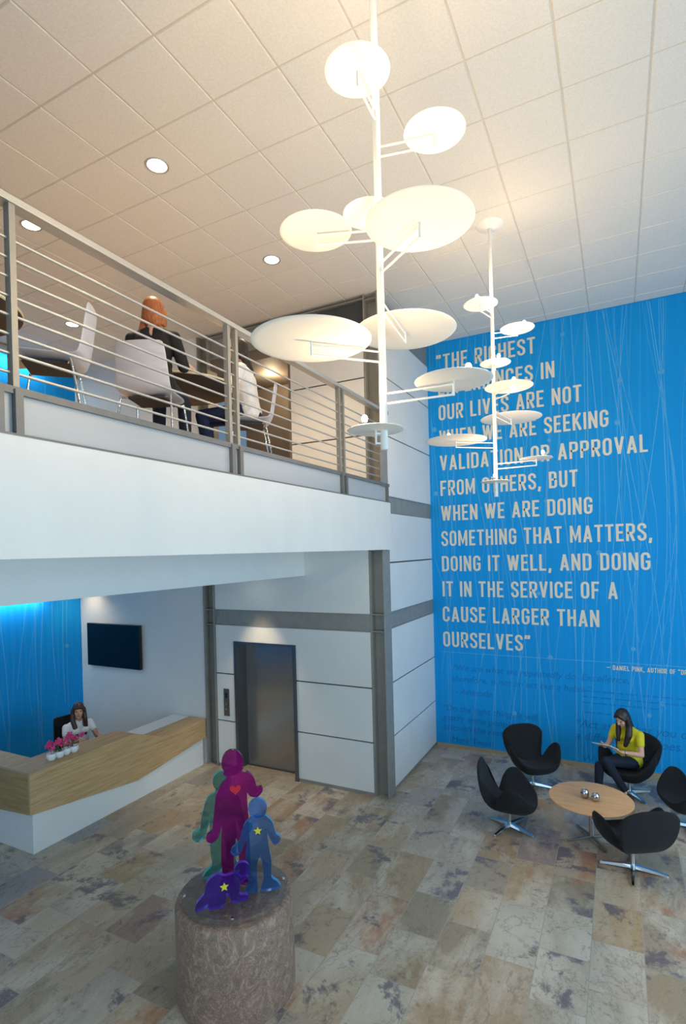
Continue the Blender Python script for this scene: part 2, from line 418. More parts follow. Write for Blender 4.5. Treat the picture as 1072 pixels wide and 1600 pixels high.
g = MB(); g.box(-5.86, DX0-.02, YS+.03, YS+.3, 0, DZ+.1); g.box(DX1+.02, -3.07, YS+.03, YS+.3, 0, DZ+.1); g.box(-5.86, -3.07, YS+.03, YS+.3, DZ+.03, 3.43)
g.build('joint_backing', dark_gap, sf)
# shaft side
PS = MB()
for z0, z1 in ((.04, .77-J), (.77+J, 1.535-J), (1.535+J, 2.30), (2.545, 3.245-J), (3.245+J, 3.95), (4.2, 5.055-J), (5.055+J, 5.89-J), (5.89+J, 6.60)):
    PS.box(XS-.05, XS, 7.0, YB, z0, z1)
ss = struct(PS.build('wall_shaft', panel_white), 'white panelled shaft wall beside the blue mural')
MB().box(XS-.3, XS-.03, 7.0, YB, 0, CZ).build('joint_backing', dark_gap, ss)
# upper shaft front
PU = MB(); panels(PU, [(-4.29, -3.09, 4.25, 5.03-J), (-4.29, -3.09, 5.03+J, 5.83-J), (-4.29, -3.09, 5.83+J, 6.56)], YS)
pu = struct(PU.build('wall_elevator_upper', panel_white), 'white wall panels above the balcony rail')
MB().box(-4.27, -3.07, YS+.03, YS+.25, 4.2, 6.9).build('joint_backing', dark_gap, pu)
rec_m = mat('taupe_recess', rgb(120, 108, 96), .7)
MB().box(-6.1, -4.2, YS+1.3, YS+1.4, 4.2, CZ).build('recess_wall', rec_m, pu)
MB().box(-4.33, -4.29, YS, YS+1.4, 4.2, 6.6).build('recess_jamb', rec_m, pu)
MB().box(-5.95, -4.29, YS+.05, YS+1.4, 6.42, 6.6).build('recess_soffit', rec_m, pu)

# steel columns: H sections
def hcol(cx, y0, z0, z1, name, label, w=.215, d=.24, cleats=()):
    m = MB(); t = .016
    m.box(cx-w/2, cx-w/2+t, y0, y0+d, z0, z1, .002); m.box(cx+w/2-t, cx+w/2, y0, y0+d, z0, z1, .002)
    m.box(cx-w/2+t, cx+w/2-t, y0+d/2-.006, y0+d/2+.006, z0, z1)
    for z in cleats: m.box(cx-w/2+t, cx+w/2-t, y0+.012, y0+d/2, z-.007, z+.007)
    return struct(m.build(name, steel_p), label)
hcol(-2.975, YS+.0, 0, 3.425, 'steel_column', 'grey steel column at the shaft corner under the balcony', cleats=(2.30, 2.535))
hcol(-2.975, YS+.0, 4.30, CZ, 'steel_column', 'grey steel column at the shaft corner above the balcony', cleats=(6.58, 6.90))
hcol(-5.96, YS-.02, 0, 3.075, 'steel_column', 'grey steel column between desk end and elevator', cleats=(2.29, 2.53))
hcol(-5.96, YS-.02, 4.30, CZ, 'steel_column', 'grey steel column behind the upper cafe tables', cleats=(6.58,))
def cbeam_x(x0, x1, y, z0, z1, name, label, depth=.09):
    m = MB(); m.box(x0, x1, y+depth-.02, y+depth, z0, z1); m.box(x0, x1, y, y+depth, z1-.014, z1); m.box(x0, x1, y, y+depth, z0, z0+.014)
    return struct(m.build(name, steel_p), label)
b1 = cbeam_x(-5.85, -3.083, YS-.005, 2.287, 2.538, 'steel_beam', 'grey steel beam above the elevator door', .03)
bp = MB(); bp.box(-5.80, -5.72, YS-.012, YS+.004, 2.31, 2.515)
for zz in (2.34, 2.39, 2.44, 2.49):
    for xx in (-5.78, -5.74): bp.ball((xx, YS-.014, zz), .009, 1)
bp.build('bolted_plate', steel_p, b1)
cbeam_x(-5.85, -3.083, YS-.005, 6.575, 6.93, 'steel_beam', 'grey steel beam under the ceiling above the balcony', .08)
def cbeam_y(x, y0, y1, z0, z1, name, label, depth=.028):
    m = MB(); m.box(x-depth, x-depth+.02, y0, y1, z0, z1); m.box(x-depth, x+.004, y0, y1, z1-.012, z1); m.box(x-depth, x+.004, y0, y1, z0, z0+.012)
    m.box(x-depth, x, y1-.11, y1-.095, z0, z1)
    return struct(m.build(name, steel_p), label)
cbeam_y(XS, 7.07, YB, 2.302, 2.543, 'steel_beam', 'grey channel beam low on the shaft wall')
cbeam_y(XS, 7.07, YB, 3.952, 4.198, 'steel_beam', 'grey channel beam on the shaft wall at balcony level')
cbeam_y(XS, 7.07, YB, 6.602, 6.93, 'steel_beam', 'grey channel beam at the top of the shaft wall')

# balcony slab, fascia, bulkhead
struct(MB().box(-4.3, -2.84, YN, 7.075, 3.43, 4.09).build('balcony_fascia', white), 'smooth white balcony edge')
struct(MB().box(XL, -4.3, YN, YS-.005, 3.1, 4.09).build('balcony_slab', white))
struct(MB().box(XL, -2.93, YN, YS-.01, 4.09, 4.30).build('balcony_deck', mat('beige_carpet', rgb(178, 150, 116), .95)), 'floor of the upper level')  # hidden floor, its warm tint chosen to bounce lamplight onto the ceiling
struct(MB().box(XL, -4.125, YN, YS-.003, 3.08, 3.10).build('ceiling_reception', white), 'low ceiling over the reception desk')
struct(MB().box(-4.3, -4.125, YN, YS-.003, 3.10, 3.43).build('bulkhead', white), 'white bulkhead under the balcony')

# elevator door
d1 = struct(thing('door_1', None, None, (-4.9, YS, 0)), 'stainless steel elevator door in a recessed frame')
RY = YS+.245
MB().box(DX0+.03, DX1-.02, RY, RY+.03, .004, DZ-.03).build('door_panel', inox, d1)
fr = MB(); fr.box(DX0-.012, DX0+.012, YS-.02, YS+.05, 0, DZ+.02); fr.box(DX0+.012, DX0+.03, YS-.012, RY+.02, 0, DZ-.012)
fr.box(DX1-.045, DX1+.012, YS-.02, YS+.03, 0, DZ+.02); fr.box(DX1-.035, DX1-.02, YS+.03, RY+.02, 0, DZ-.012)
fr.box(DX0+.012, DX1-.045, YS-.02, RY+.02, DZ-.012, DZ+.02); fr.build('door_frame', inox_d, d1)
MB().box(DX0+.03, DX1-.03, RY-.03, RY, 0, .006).build('sill', inox_d, d1)
cp = thing('call_panel', 'slim steel elevator call panel on the white wall left of the door', 'call panel', (-5.65, YS, 1.05))
MB().box(-5.70, -5.595, YS-.014, YS+.002, .83, 1.265, .004).build('face_plate', inox_d, cp)
for z in (.94, 1.02): MB().lathe([(0, 0), (.017, 0), (.017, .008), (0, .008)], seg=20).build('button', inox, cp, origin=(0, 0, 0)).matrix_local = Matrix.Translation((0, -.013, z-1.05)) @ Matrix.Rotation(PI/2, 4, 'X')
MB().box(-5.67, -5.625, YS-.017, YS-.012, 1.12, 1.20).build('indicator', tv_m, cp)

# ------------------------------------------------------------------ railing
rl = thing('balcony_railing', 'grey steel railing with thin horizontal rods along the balcony edge', 'railing', (-2.86, 3, 4.09))
RX = -2.885
hr = MB(); hr.box(RX-.06, RX+.03, YN, 7.13, 5.345, 5.385, .004); hr.build('handrail', rail_m, rl)
for k in range(8): MB().tube([(RX-.01, YN, 4.437+k*.1035), (RX-.01, 7.09, 4.437+k*.1035)], .0085, 10).build('rail_rod', rail_m, rl, smooth='auto')
for y in (-.15, 1.748, 3.667, 5.685, 7.06):
    for s in (-1, 1):
        if y > 7 and s > 0: continue
        yy = y+s*.052
        MB().box(RX-.03, RX+.018, yy-.017, yy+.017, 4.32, 5.346).build('post', rail_m if False else steel_p, rl)
        MB().box(RX-.03, RX+.043, yy-.022, yy+.022, 4.093, 4.341).build('post_bracket', steel_d, rl)
    MB().box(RX-.015, RX+.012, y-.045, y+.045, 4.75, 4.80).build('spacer', steel_p, rl) if False else None
ta = MB(); ta.box(RX-.05, RX+.03, YN, 7.09, 4.342, 4.355); ta.box(RX+.018, RX+.032, YN, 7.09, 4.315, 4.355); ta.build('toe_angle', steel_d, rl)
MB().box(RX-.02, RX+.008, YN, 7.07, 4.10, 4.342).build('toe_plate', toe_m, rl)
MB().box(RX-.03, RX+.048, YN, 7.09, 4.088, 4.10).build('base_angle', steel_d, rl)

# ------------------------------------------------------------------ ceiling downlights
def downlight(x, y, z, label, group, power=40, blend=.8, size=1.9):
    t = thing('downlight', label, 'ceiling light', (x, y, z), 0, group)
    MB().lathe([(.088, -.002), (.105, -.006), (.108, 0), (.108, .004), (.085, .004), (.088, -.002)], x, y, 40, z).build('trim_ring', rail_m, t, smooth='auto')
    MB().lathe([(0, -.0005), (.086, -.0005), (.086, .003), (0, .003)], x, y, 32, z).build('lens', lens_m, t)
    light('downlight_lamp', 'SPOT', (0, 0, -.02), power, WARM2, t, spot_size=size, spot_blend=blend, shadow_soft_size=.07)
    return t
for x, y, lb in ((-3.67, 3.66, 'round lit downlight in the ceiling nearest the white mobile'), (-3.67, 5.49, 'round lit downlight in the ceiling above the far end of the railing'),
                 (-5.50, 3.66, 'round lit downlight seen just under the handrail at upper left'), (-7.33, 5.49, 'small round lit downlight beyond the empty pale chair')):
    downlight(x, y, CZ-.001, lb, 'upper ceiling downlights', 230)
downlight(-4.93, 6.45, 3.079, 'recessed downlight above the elevator door', 'lower ceiling downlights', 85, .6, 1.2)
downlight(-8.72, 6.52, 3.079, 'recessed downlight above the television', 'lower ceiling downlights', 32, .9, 2.1)
downlight(-7.2, 5.2, 3.079, 'recessed downlight above the reception seat', 'lower ceiling downlights', 24, .8, 1.9)
light('recess_fill', 'POINT', (-5.1, YS+.7, 6.3), 22, WARM2, shadow_soft_size=.1)  # added fill without a fixture, lifts the dark upper elevator recess
# wall washer strip over the reception mural
for zz, lb, pw_ in ((2.76, 'slim linear lamp washing the blue reception wall from above', 26), (CZ-.1, 'slim linear lamp washing the blue upper wall from above', 45)):
    ww = thing('wall_washer', lb, 'wall light', (XL+.13, 4.4, zz))
    MB().box(XL+.005, XL+.19, 1.6, 6.2, zz, zz+.08, .004).build('housing', rail_m, ww)
    light('washer_lamp', 'AREA', (0, -.6, -.012), pw_, (.74, .95, 1), ww, target=(-.16, -.6, -.9), shape='RECTANGLE', size=4.6, size_y=.05)

# ------------------------------------------------------------------ mobiles
def mobile(name, label, px, py, discs, watts):
    t = thing(name, label, 'light fixture', (px, py, CZ))
    MB().tube([(px, py, 3.985), (px, py, CZ-.002)], .0205, 20).build('pole', pole_m, t, smooth='auto')
    MB().lathe([(0, -.04), (.05, -.04), (.13, -.016), (.15, -.002), (0, -.002)], px, py, 40, CZ).build('ceiling_cup', pole_m, t, smooth='auto')
    for dx, dy, z, R in discs:
        c = V(px+dx, py+dy, 0); zd = z+.07; L = math.hypot(dx, dy); d = V(dx, dy, 0)/L
        prof = [(0, 0), (R*.9, 0), (R-.004, .001), (R, .004), (R-.004, .007), (R*.9, .008), (0, .008)]
        dd = MB().lathe(prof, c.x, c.y, 64, zd).build('disc', disc_m, t, smooth='auto')
        a = MB(); p0 = V(px, py, 0)
        a.tube([p0+V(0, 0, z), c+V(0, 0, z)], .006, 8); a.tube([p0+V(0, 0, z+.055), c+V(0, 0, z+.055)], .006, 8)
        a.tube([c+V(0, 0, z-.006), c+V(0, 0, zd)], .006, 8); a.build('arm', pole_m, t, smooth='auto')
        bpz = c+d*min(.08, R*.4)
        MB().tube([bpz+V(0, 0, zd+.008), bpz+V(0, 0, zd+.045)], .011, 12).build('lamp_socket', rail_m, t, smooth='auto')
        MB().ball(bpz+V(0, 0, zd+.062), (.017, .017, .022), 2).build('bulb', bulb_m, t, smooth=True)
        light('bulb_lamp', 'POINT', bpz+V(0, 0, zd+.13)-V(px, py, CZ), watts, WARM, t, shadow_soft_size=.04)
    return t
mobile('mobile_chandelier', 'larger white disc mobile hanging closest to the camera on its pole', -1.145, 2.786,
       [(.01, -.26, 5.809, .167), (.31, .07, 5.611, .166), (-.33, -.13, 5.152, .202), (-.14, .21, 5.38, .165), (.31, -.23, 4.964, .268), (-.28, -.30, 4.473, .320),
        (-.05, .52, 4.765, .327), (.39, .03, 4.241, .205), (-.035, -.035, 4.02, .160)], 13)
mobile('mobile_chandelier', 'farther white disc mobile on its pole in front of the quotation', -1.186, 6.094,
       [(-.07, -.24, 5.961, .18), (.26, .05, 5.735, .18), (.03, -.03, 5.374, .165), (.19, -.16, 5.056, .25), (.09, .53, 4.879, .35), (-.36, -.29, 4.525, .33), (.43, -.01, 4.291, .17), (.02, -.13, 4.064, .155)], 10)

# ------------------------------------------------------------------ lettering
def arc(cx, cy, rx, ry, a0, a1, n=8): return [(cx+rx*math.cos(math.radians(a0+(a1-a0)*k/n)), cy+ry*math.sin(math.radians(a0+(a1-a0)*k/n))) for k in range(n+1)]
TT = .13
def glyph(ch):
    """returns (width, [ (closed, pts) ... ]) in units of cap height"""
    w = .41; t = TT; a, c, d = t/2, t/2, 1-t/2
    def bounds(w): return w-t/2, (w-t)/2
    b, r = bounds(w); m = w/2; ry = r*1.15
    top = lambda s0, s1: arc(m, d-ry, r, ry, s0, s1); bot = lambda s0, s1: arc(m, c+ry, r, ry, s0, s1)
    if ch == 'O': return w, [(1, top(0, 180)+bot(180, 360))]
    if ch == 'C': return w, [(0, [(b, .66)]+top(0, 180)+bot(180, 360)+[(b, .34)])]
    if ch == 'G': return w, [(0, [(b, .68)]+top(0, 180)+bot(180, 360)+[(b, .47), (m+.0, .47)])]
    if ch == 'U': return w, [(0, [(a, 1)]+bot(180, 360)+[(b, 1)])]
    if ch == 'S': return w-.01, [(0, [(b, .70)]+top(0, 180)+[(a, .70), (a+.03, .62), (m, .52), (b-.03, .40), (b, .32)]+bot(360, 180)+[(a, .30)])]
    if ch == 'D': return w, [(1, [(a, c), (a, d)]+arc(b-r*.9, d-r, r*.9, r, 90, 0)+arc(b-r*.9, c+r, r*.9, r, 0, -90))]
    if ch in 'PR':
        st = [(0, [(a, 0), (a, d)]+arc(b-r*.8, d-r*.85, r*.8, r*.85, 90, 0)+arc(b-r*.8, .46+r*.85, r*.8, r*.85, 0, -90)+[(a, .46)])]
        if ch == 'R': st.append((0, [(m-.02, .46), (b+.01, 0)]))
        return w, st
    if ch == 'B': return w, [(1, [(a, c), (a, d)]+arc(b-.02-r*.8, d-r*.8, r*.8, r*.8, 90, 0)+arc(b-.02-r*.8, .52+r*.8, r*.8, r*.8, 0, -90)+[(m, .52)]+arc(b-r*.8, .52-r*.8, r*.8, r*.8, 90, 0)+arc(b-r*.8, c+r*.8, r*.8, r*.8, 0, -90)), (0, [(a, .52), (m+.05, .52)])]
    if ch == 'I': return t, [(0, [(a, 0), (a, 1)])]
    if ch == 'H': return w, [(0, [(a, 0), (a, 1)]), (0, [(b, 0), (b, 1)]), (0, [(a, .5), (b, .5)])]
    if ch in 'EF':
        w = .36; b = w
        st = [(0, [(a, 0), (a, 1)]), (0, [(a, d), (b, d)]), (0, [(a, .51), (b-.04, .51)])]
        if ch == 'E': st.append((0, [(a, c), (b, c)]))
        return w, st
    if ch == 'L': return .35, [(0, [(a, 0), (a, 1)]), (0, [(a, c), (.35, c)])]
    if ch == 'T': return .40, [(0, [(0, d), (.40, d)]), (0, [(.20, 0), (.20, 1)])]
    if ch == 'N': return .43, [(0, [(a, 0), (a, 1)]), (0, [(.43-a, 0), (.43-a, 1)]), (0, [(a+.005, .96), (.43-a-.005, .04)])]
    if ch == 'M': return .54, [(0, [(a, 0), (a, 1)]), (0, [(.54-a, 0), (.54-a, 1)]), (0, [(a+.005, .96), (.27, .2), (.54-a-.005, .96)])]
    if ch == 'W': return .62, [(0, [(a-.005, 1), (.185, .03)]), (0, [(.185, .03), (.31, .95)]), (0, [(.31, .95), (.435, .03)]), (0, [(.435, .03), (.62-a+.005, 1)])]
    if ch == 'V': return .44, [(0, [(a, 1), (.22, .03)]), (0, [(.22, .03), (.44-a, 1)])]
    if ch == 'A': return .45, [(0, [(a, 0), (.225, .97)]), (0, [(.225, .97), (.45-a, 0)]), (0, [(.12, .26), (.33, .26)])]
    if ch == 'K': return .43, [(0, [(a, 0), (a, 1)]), (0, [(a, .38), (.43-a+.01, 1)]), (0, [(.19, .52), (.43-a+.02, 0)])]
    if ch == 'X': return .44, [(0, [(a, 0), (.44-a, 1)]), (0, [(a, 1), (.44-a, 0)])]
    if ch == ',': return .16, [(0, [(.09, .15), (.05, -.14)])]
    if ch == '.': return .15, [(0, [(.075, 0), (.075, .15)])]
    if ch == '-': return .6, [(0, [(0, .5), (.6, .5)])]
    if ch == '<': return .29, [(0, [(.05, .76), (.085, 1.0)]), (0, [(.20, .76), (.235, 1.0)])]
    if ch == '>': return .29, [(0, [(.085, 1.0), (.05, .76)]), (0, [(.235, 1.0), (.20, .76)])]
    return .25, []
def stroke(mb, pts, closed, hw, put):
    n = len(pts); P = [Vector(p).to_3d() for p in pts]; Lf = []; Rt = []
    for i in range(n):
        p = P[i]
        d0 = (p-P[i-1]) if (i > 0 or closed) else None; d1_ = (P[(i+1) % n]-p) if (i < n-1 or closed) else None
        d0 = d0.normalized() if d0 is not None and d0.length > 1e-6 else None; d1_ = d1_.normalized() if d1_ is not None and d1_.length > 1e-6 else None
        d0 = d0 or d1_; d1_ = d1_ or d0
        n0 = V(-d0.y, d0.x, 0); n1 = V(-d1_.y, d1_.x, 0); mm = (n0+n1)
        mm = mm.normalized() if mm.length > 1e-4 else n0
        k = hw/max(.45, mm.dot(n0))
        Lf.append(mb.bm.verts.new(put(p+mm*k))); Rt.append(mb.bm.verts.new(put(p-mm*k)))
    for i in range(n if closed else n-1):
        j = (i+1) % n
        try: mb.bm.faces.new((Lf[i], Lf[j], Rt[j], Rt[i]))
        except ValueError: pass
def line_mesh(mb, text, x0, x1, z, cap, y, gap=.105, space=.30):
    adv = 0
    for i, ch in enumerate(text):
        w, _ = glyph(ch); adv += (space if ch == ' ' else w+(gap if i < len(text)-1 else 0))
    sx = (x1-x0)/adv if x1 is not None else cap
    x = 0
    for ch in text:
        if ch == ' ': x += space; continue
        w, st = glyph(ch)
        for si, (cl, pts) in enumerate(st):
            stroke(mb, pts, cl, TT/2, lambda p, x=x, si=si: (x0+(x+p.x)*sx, y-si*.0006, z+p.y*cap))
        x += w+gap
LINES = [('<THE RICHEST', -2.735, -1.105), ('EXPERIENCES IN', -2.71, -.827), ('OUR LIVES ARE NOT', -2.712, -.447), ('WHEN WE ARE SEEKING', -2.712, -.084),
         ('VALIDATION OR APPROVAL', -2.714, .424), ('FROM OTHERS, BUT', -2.714, -.53), ('WHEN WE ARE DOING', -2.716, -.332), ('SOMETHING THAT MATTERS,', -2.72, .455),
         ('DOING IT WELL, AND DOING', -2.722, .422), ('IT IN THE SERVICE OF A', -2.722, -.015), ('CAUSE LARGER THAN', -2.73, -.275), ('OURSELVES>', -2.733, -1.29)]
lm = MB()
for i, (s, xa, xb) in enumerate(LINES): line_mesh(lm, s, xa, xb, 6.508-i*.4345, .262, YB-.004)
lm.build('quotation_lettering', letter_m, wall_b, fix=False)
lm = MB(); line_mesh(lm, '- DANIEL PINK, AUTHOR OF <DRIVE>', -.19, .985, 1.523, .07, YB-.004); lm.build('credit_lettering', letter_m, wall_b, fix=False)
MB().box(-2.77, 1.25, YB-.004, YB-.001, 1.632, 1.639).build('divider_line', strand_m, wall_b)
def ghost(lines, x, z, size, gap, small=None):
    for i, s in enumerate(lines):
        cu = bpy.data.curves.new('t', 'FONT'); cu.body = s; cu.size = size; cu.shear = .22
        o = bpy.data.objects.new('t', cu); C.objects.link(o)
        dg = bpy.context.evaluated_depsgraph_get(); me = bpy.data.meshes.new_from_object(o.evaluated_get(dg)); bpy.data.objects.remove(o)
        me.transform(Matrix.Translation((x, YB-.003, z-i*gap)) @ Matrix.Rotation(PI/2, 4, 'X')); me.materials.clear(); me.materials.append(ghost_m)
        g_ = bpy.data.objects.new('ghost_lettering', me); C.objects.link(g_); g_.parent = wall_b
ghost(['\u201cWe are what we repeatedly do. Excellence,', 'therefore, is not an act but a habit.\u201d'], -2.6, 1.33, .150, .19)
ghost(['- Aristotle'], -2.55, .92, .150, .2)
ghost(['\u201cDo the right thing. It will', 'gratify some people and', 'astonish the rest.\u201d'], -2.78, .62, .150, .165)
ghost(['- Mark Twain'], -2.73, .09, .150, .2)
ghost(['\u201cAct as if what you do makes', 'a difference. It does.\u201d'], -.66, .60, .175, .19)
ghost(['William James'], -.58, .06, .17, .2)
gb = MB()
for (z, xa, xb) in ((1.16, -.54, 1.4), (1.07, -.55, 1.4), (.98, -.55, .45), (.83, -.53, .0)):
    x = xa
    while x < xb:
        w = random.uniform(.07, .22); gb.prism([(x, z), (x+w, z), (x+w+.006, z+.02), (x+.006, z+.02)], (YB-.003, YB-.002), Matrix(((1, 0, 0, 0), (0, 0, 1, 0), (0, 1, 0, 0), (0, 0, 0, 1)))); x += w+.035
gb.build('ghost_lettering', tint('faint_blue_print', rgb(0, 84, 165), .09), wall_b)
# strands and dots of the mural
def strands(n, u0, u1, z0, z1, put, parent, seed, dots, lean=.25):
    R = random.Random(seed); m = MB()
    for k in range(n):
        u = R.uniform(u0, u1); A1, A2 = R.uniform(.03, lean), R.uniform(.005, .04); f1, f2 = R.uniform(.5, 1.05), R.uniform(.9, 1.7); p1, p2 = R.uniform(0, 6.3), R.uniform(0, 6.3)
        fu = lambda z: u+A1*math.sin(f1*z+p1)+A2*math.sin(f2*z+p2)
        w = R.choice((.002, .003, .004, .005)); N = 60; last = None
        za, zb = z0, z1
        if R.random() < .3: za = R.uniform(z0, z0+(z1-z0)*.4)
        for i in range(N+1):
            z = za+(zb-za)*i/N; uu_ = min(max(fu(z), u0+.01), u1-.01)
            e = (m.bm.verts.new(put(uu_-w, z)), m.bm.verts.new(put(uu_+w, z)))
            if last: m.bm.faces.new((last[0], last[1], e[1], e[0]))
            last = e
        if k < dots:
            for q in range(R.choice((1, 1, 2))):
                z = R.uniform(za+.1, zb-.1); r = R.uniform(.018, .042)
                m.bm.faces.new([m.bm.verts.new(put(min(max(fu(z), u0+.06), u1-.06)+r*math.cos(a), z+r*math.sin(a))) for a in [2*PI*i/20 for i in range(20)]])
    return m.build('strand_print', strand_m, parent, fix=False)
strands(78, -2.86, 2.4, .06, 6.97, lambda u, z: (u, YB-.002, z), wall_b, 3, 34)
strands(34, 2.0, 6.78, .05, 3.06, lambda u, z: (XL+.002, u, z), wall_l, 5, 12)
strands(20, 1.0, 6.78, 4.32, 6.9, lambda u, z: (XL+.002, u, z), wall_lu, 9, 8)

# ------------------------------------------------------------------ reception desk
dk = thing('reception_desk', 'L-shaped reception desk of pale oak over a white base', 'reception desk', (-6.3, 5.3, 0))
XF = -6.08
T_yz = Matrix(((0, 0, 1, 0), (1, 0, 0, 0), (0, 1, 0, 0), (0, 0, 0, 1)))   # (u,v,w)->(x=w,y=u,z=v)
T_xz = Matrix(((1, 0, 0, 0), (0, 0, 1, 0), (0, 1, 0, 0), (0, 0, 0, 1)))   # (u,v,w)->(x=u,y=w,z=v)
bs = MB(); bs.box(-6.42, XF-.03, 3.885, 6.76, 0, .70, .003); bs.box(-8.7, -6.42, 3.885, 4.16, 0, .70, .003); bs.build('white_base', panel_white, dk)
front = [(3.84, .478), (5.40, .273), (6.80, .440), (6.80, .745), (5.86, .745), (5.36, .945), (3.84, .945)]
MB().prism(front, (XF-.03, XF), T_yz).build('oak_front', oak, dk)
end = [(-8.7, .30), (XF-.0301, .478), (XF-.0301, .945), (-8.7, .945)]
MB().prism(end, (3.84, 3.868), T_xz).build('oak_end_panel', oak_x, dk)
tp = MB(); tp.prism([(XF-.0301, 3.8681), (XF-.0301, 5.36), (-6.44, 5.36), (-6.56, 4.19), (-8.7, 4.19), (-8.7, 3.8681)], (.915, .945)); tp.build('high_counter', oak, dk)
MB().box(-6.43, XF-.0301, 5.34, 5.36, .76, .914).build('counter_end', oak, dk)
MB().prism([(XF-.0301, 5.50), (XF-.0301, 6.80), (-6.42, 6.80), (-6.42, 5.50)], (.715, .743)).build('low_counter', oak, dk)
MB().box(-6.78, -6.421, 4.19, 6.80, .70, .735, .003).build('white_worktop', panel_white, dk)
MB().box(-6.47, -6.43, 4.2, 5.36, .735, .914).build('counter_backing', oak, dk)
for y in (4.5, 5.75, 6.7): MB().box(-6.76, -6.72, y-.02, y+.02, 0, .70).build('leg', rail_m, dk)

# flowers in a white planter
pl = thing('planter', 'white planter with pink flowers on the reception desk corner', 'plant', (-6.3, 4.42, .945))
R = random.Random(2)
for k in range(4):
    y = 4.25+k*.10
    MB().lathe([(0, .002), (.04, .002), (.058, .035), (.056, .07), (.05, .08), (.045, .07), (0, .065)], -6.28+.012*(k % 2), y, 24, .945).build('pot', pot_m, pl, smooth='auto')
for k in range(26):
    y0 = 4.25+R.uniform(0, .31); a = V(-6.28, y0, 1.01); h = R.uniform(.03, .11); b_ = a+V(R.uniform(-.10, .05), R.uniform(-.07, .07)+(.13 if k % 6 == 0 else 0)-(.05 if k % 7 == 0 else 0), h+.03)
    MB().tube([a, (a+b_)/2+V(0, 0, .03), b_], .003, 6).build('stem', stem_m, pl, smooth=True)
    rx = Matrix.Rotation(R.uniform(-.9, .9), 3, 'X') @ Matrix.Rotation(R.uniform(-.9, .9), 3, 'Y') @ Matrix.Rotation(R.uniform(0, 6), 3, 'Z')
    fl = MB()
    for q in range(5):
        aa = 2*PI*q/5; c_ = b_+rx @ V(.022*math.cos(aa), .022*math.sin(aa), .004)
        fl.ball(c_, (.024, .018, .006), 1, rx @ Matrix.Rotation(aa, 3, 'Z') @ Matrix.Rotation(-.35, 3, 'Y'))
    fl.ball(b_, .008, 1); fl.build('flower', petal_m, pl, smooth=True)

# television
tv = thing('television', 'flat black television on the white reception wall', 'television', (-8.15, YS-.06, 1.82))
MB().box(-8.83, -7.48, YS-.085, YS-.03, 1.435, 2.215, .006).build('casing', tv_f, tv)
MB().box(-8.815, -7.495, YS-.088, YS-.0845, 1.455, 2.20).build('screen', tv_m, tv)
MB().box(-8.4, -7.9, YS-.03, YS-.002, 1.6, 2.05).build('wall_bracket', tv_f, tv)

# office chair of the receptionist
oc = thing('office_chair', 'black high-backed office chair holding the receptionist', 'chair', (-7.45, 5.50, 0), math.radians(-100))
MB().box(-.24, .24, -.22, .24, .36, .44, .035).build('seat', black_fab, oc, origin=(0, 0, 0), smooth='auto')
bk = MB(); bk.box(-.25, .25, -.29, -.23, .46, .98, .05); bk.build('backrest', black_fab, oc, origin=(0, 0, 0), smooth='auto')
MB().tube([(0, -.26, .6), (0, -.27, .4), (0, -.1, .35), (0, 0, .35)], .02).build('back_bar', tv_f, oc, origin=(0, 0, 0))
MB().tube([(0, 0, .08), (0, 0, .37)], .03, 16).build('gas_lift', chrome, oc, origin=(0, 0, 0), smooth='auto')
for k in range(5):
    a = 2*PI*k/5; b_ = MB().tube([(0, 0, .10), (.27*math.cos(a), .27*math.sin(a), .07)], [.025, .015]).build('leg', tv_f, oc, origin=(0, 0, 0))
    MB().ball((.27*math.cos(a), .27*math.sin(a), .03), .03, 2).build('caster', tv_f, oc, origin=(0, 0, 0), smooth=True)

# ------------------------------------------------------------------ plinth and sculpture
PX, PY, PR, PH = -2.78, 3.40, .462, .73
MB().lathe([(0, 0), (PR-.012, 0), (PR, .012), (PR, PH-.03), (PR-.012, PH-.008), (PR-.03, PH), (0, PH)], PX, PY, 96).build('plinth', plinth_m, origin=(PX, PY, 0), smooth='auto')
tag(bpy.data.objects['plinth'], 'round grey swirl-finished plinth under the coloured figures', 'plinth')
sc_ = thing('acrylic_sculpture', 'translucent family of coloured figures standing on the round plinth', 'sculpture', (PX, PY, PH))
RB = PR*.9
MB().lathe([(0, .001), (RB-.02, .001), (RB, .008), (RB, .03), (RB-.03, .045), (0, .045)], PX, PY, 96, PH).build('clear_base', acr['clear'][0], sc_, smooth='auto')
for a in (-2.1, -.65, 1.0, 2.4): MB().lathe([(0, 0), (.014, 0), (.012, .008), (0, .01)], PX+RB*.93*math.cos(a-.3), PY+RB*.93*math.sin(a-.3), 16, PH+.046).build('bolt', chrome, sc_, smooth='auto')
vd = V(PX, PY, 0).normalized(); rt = V(vd.y, -vd.x, 0)
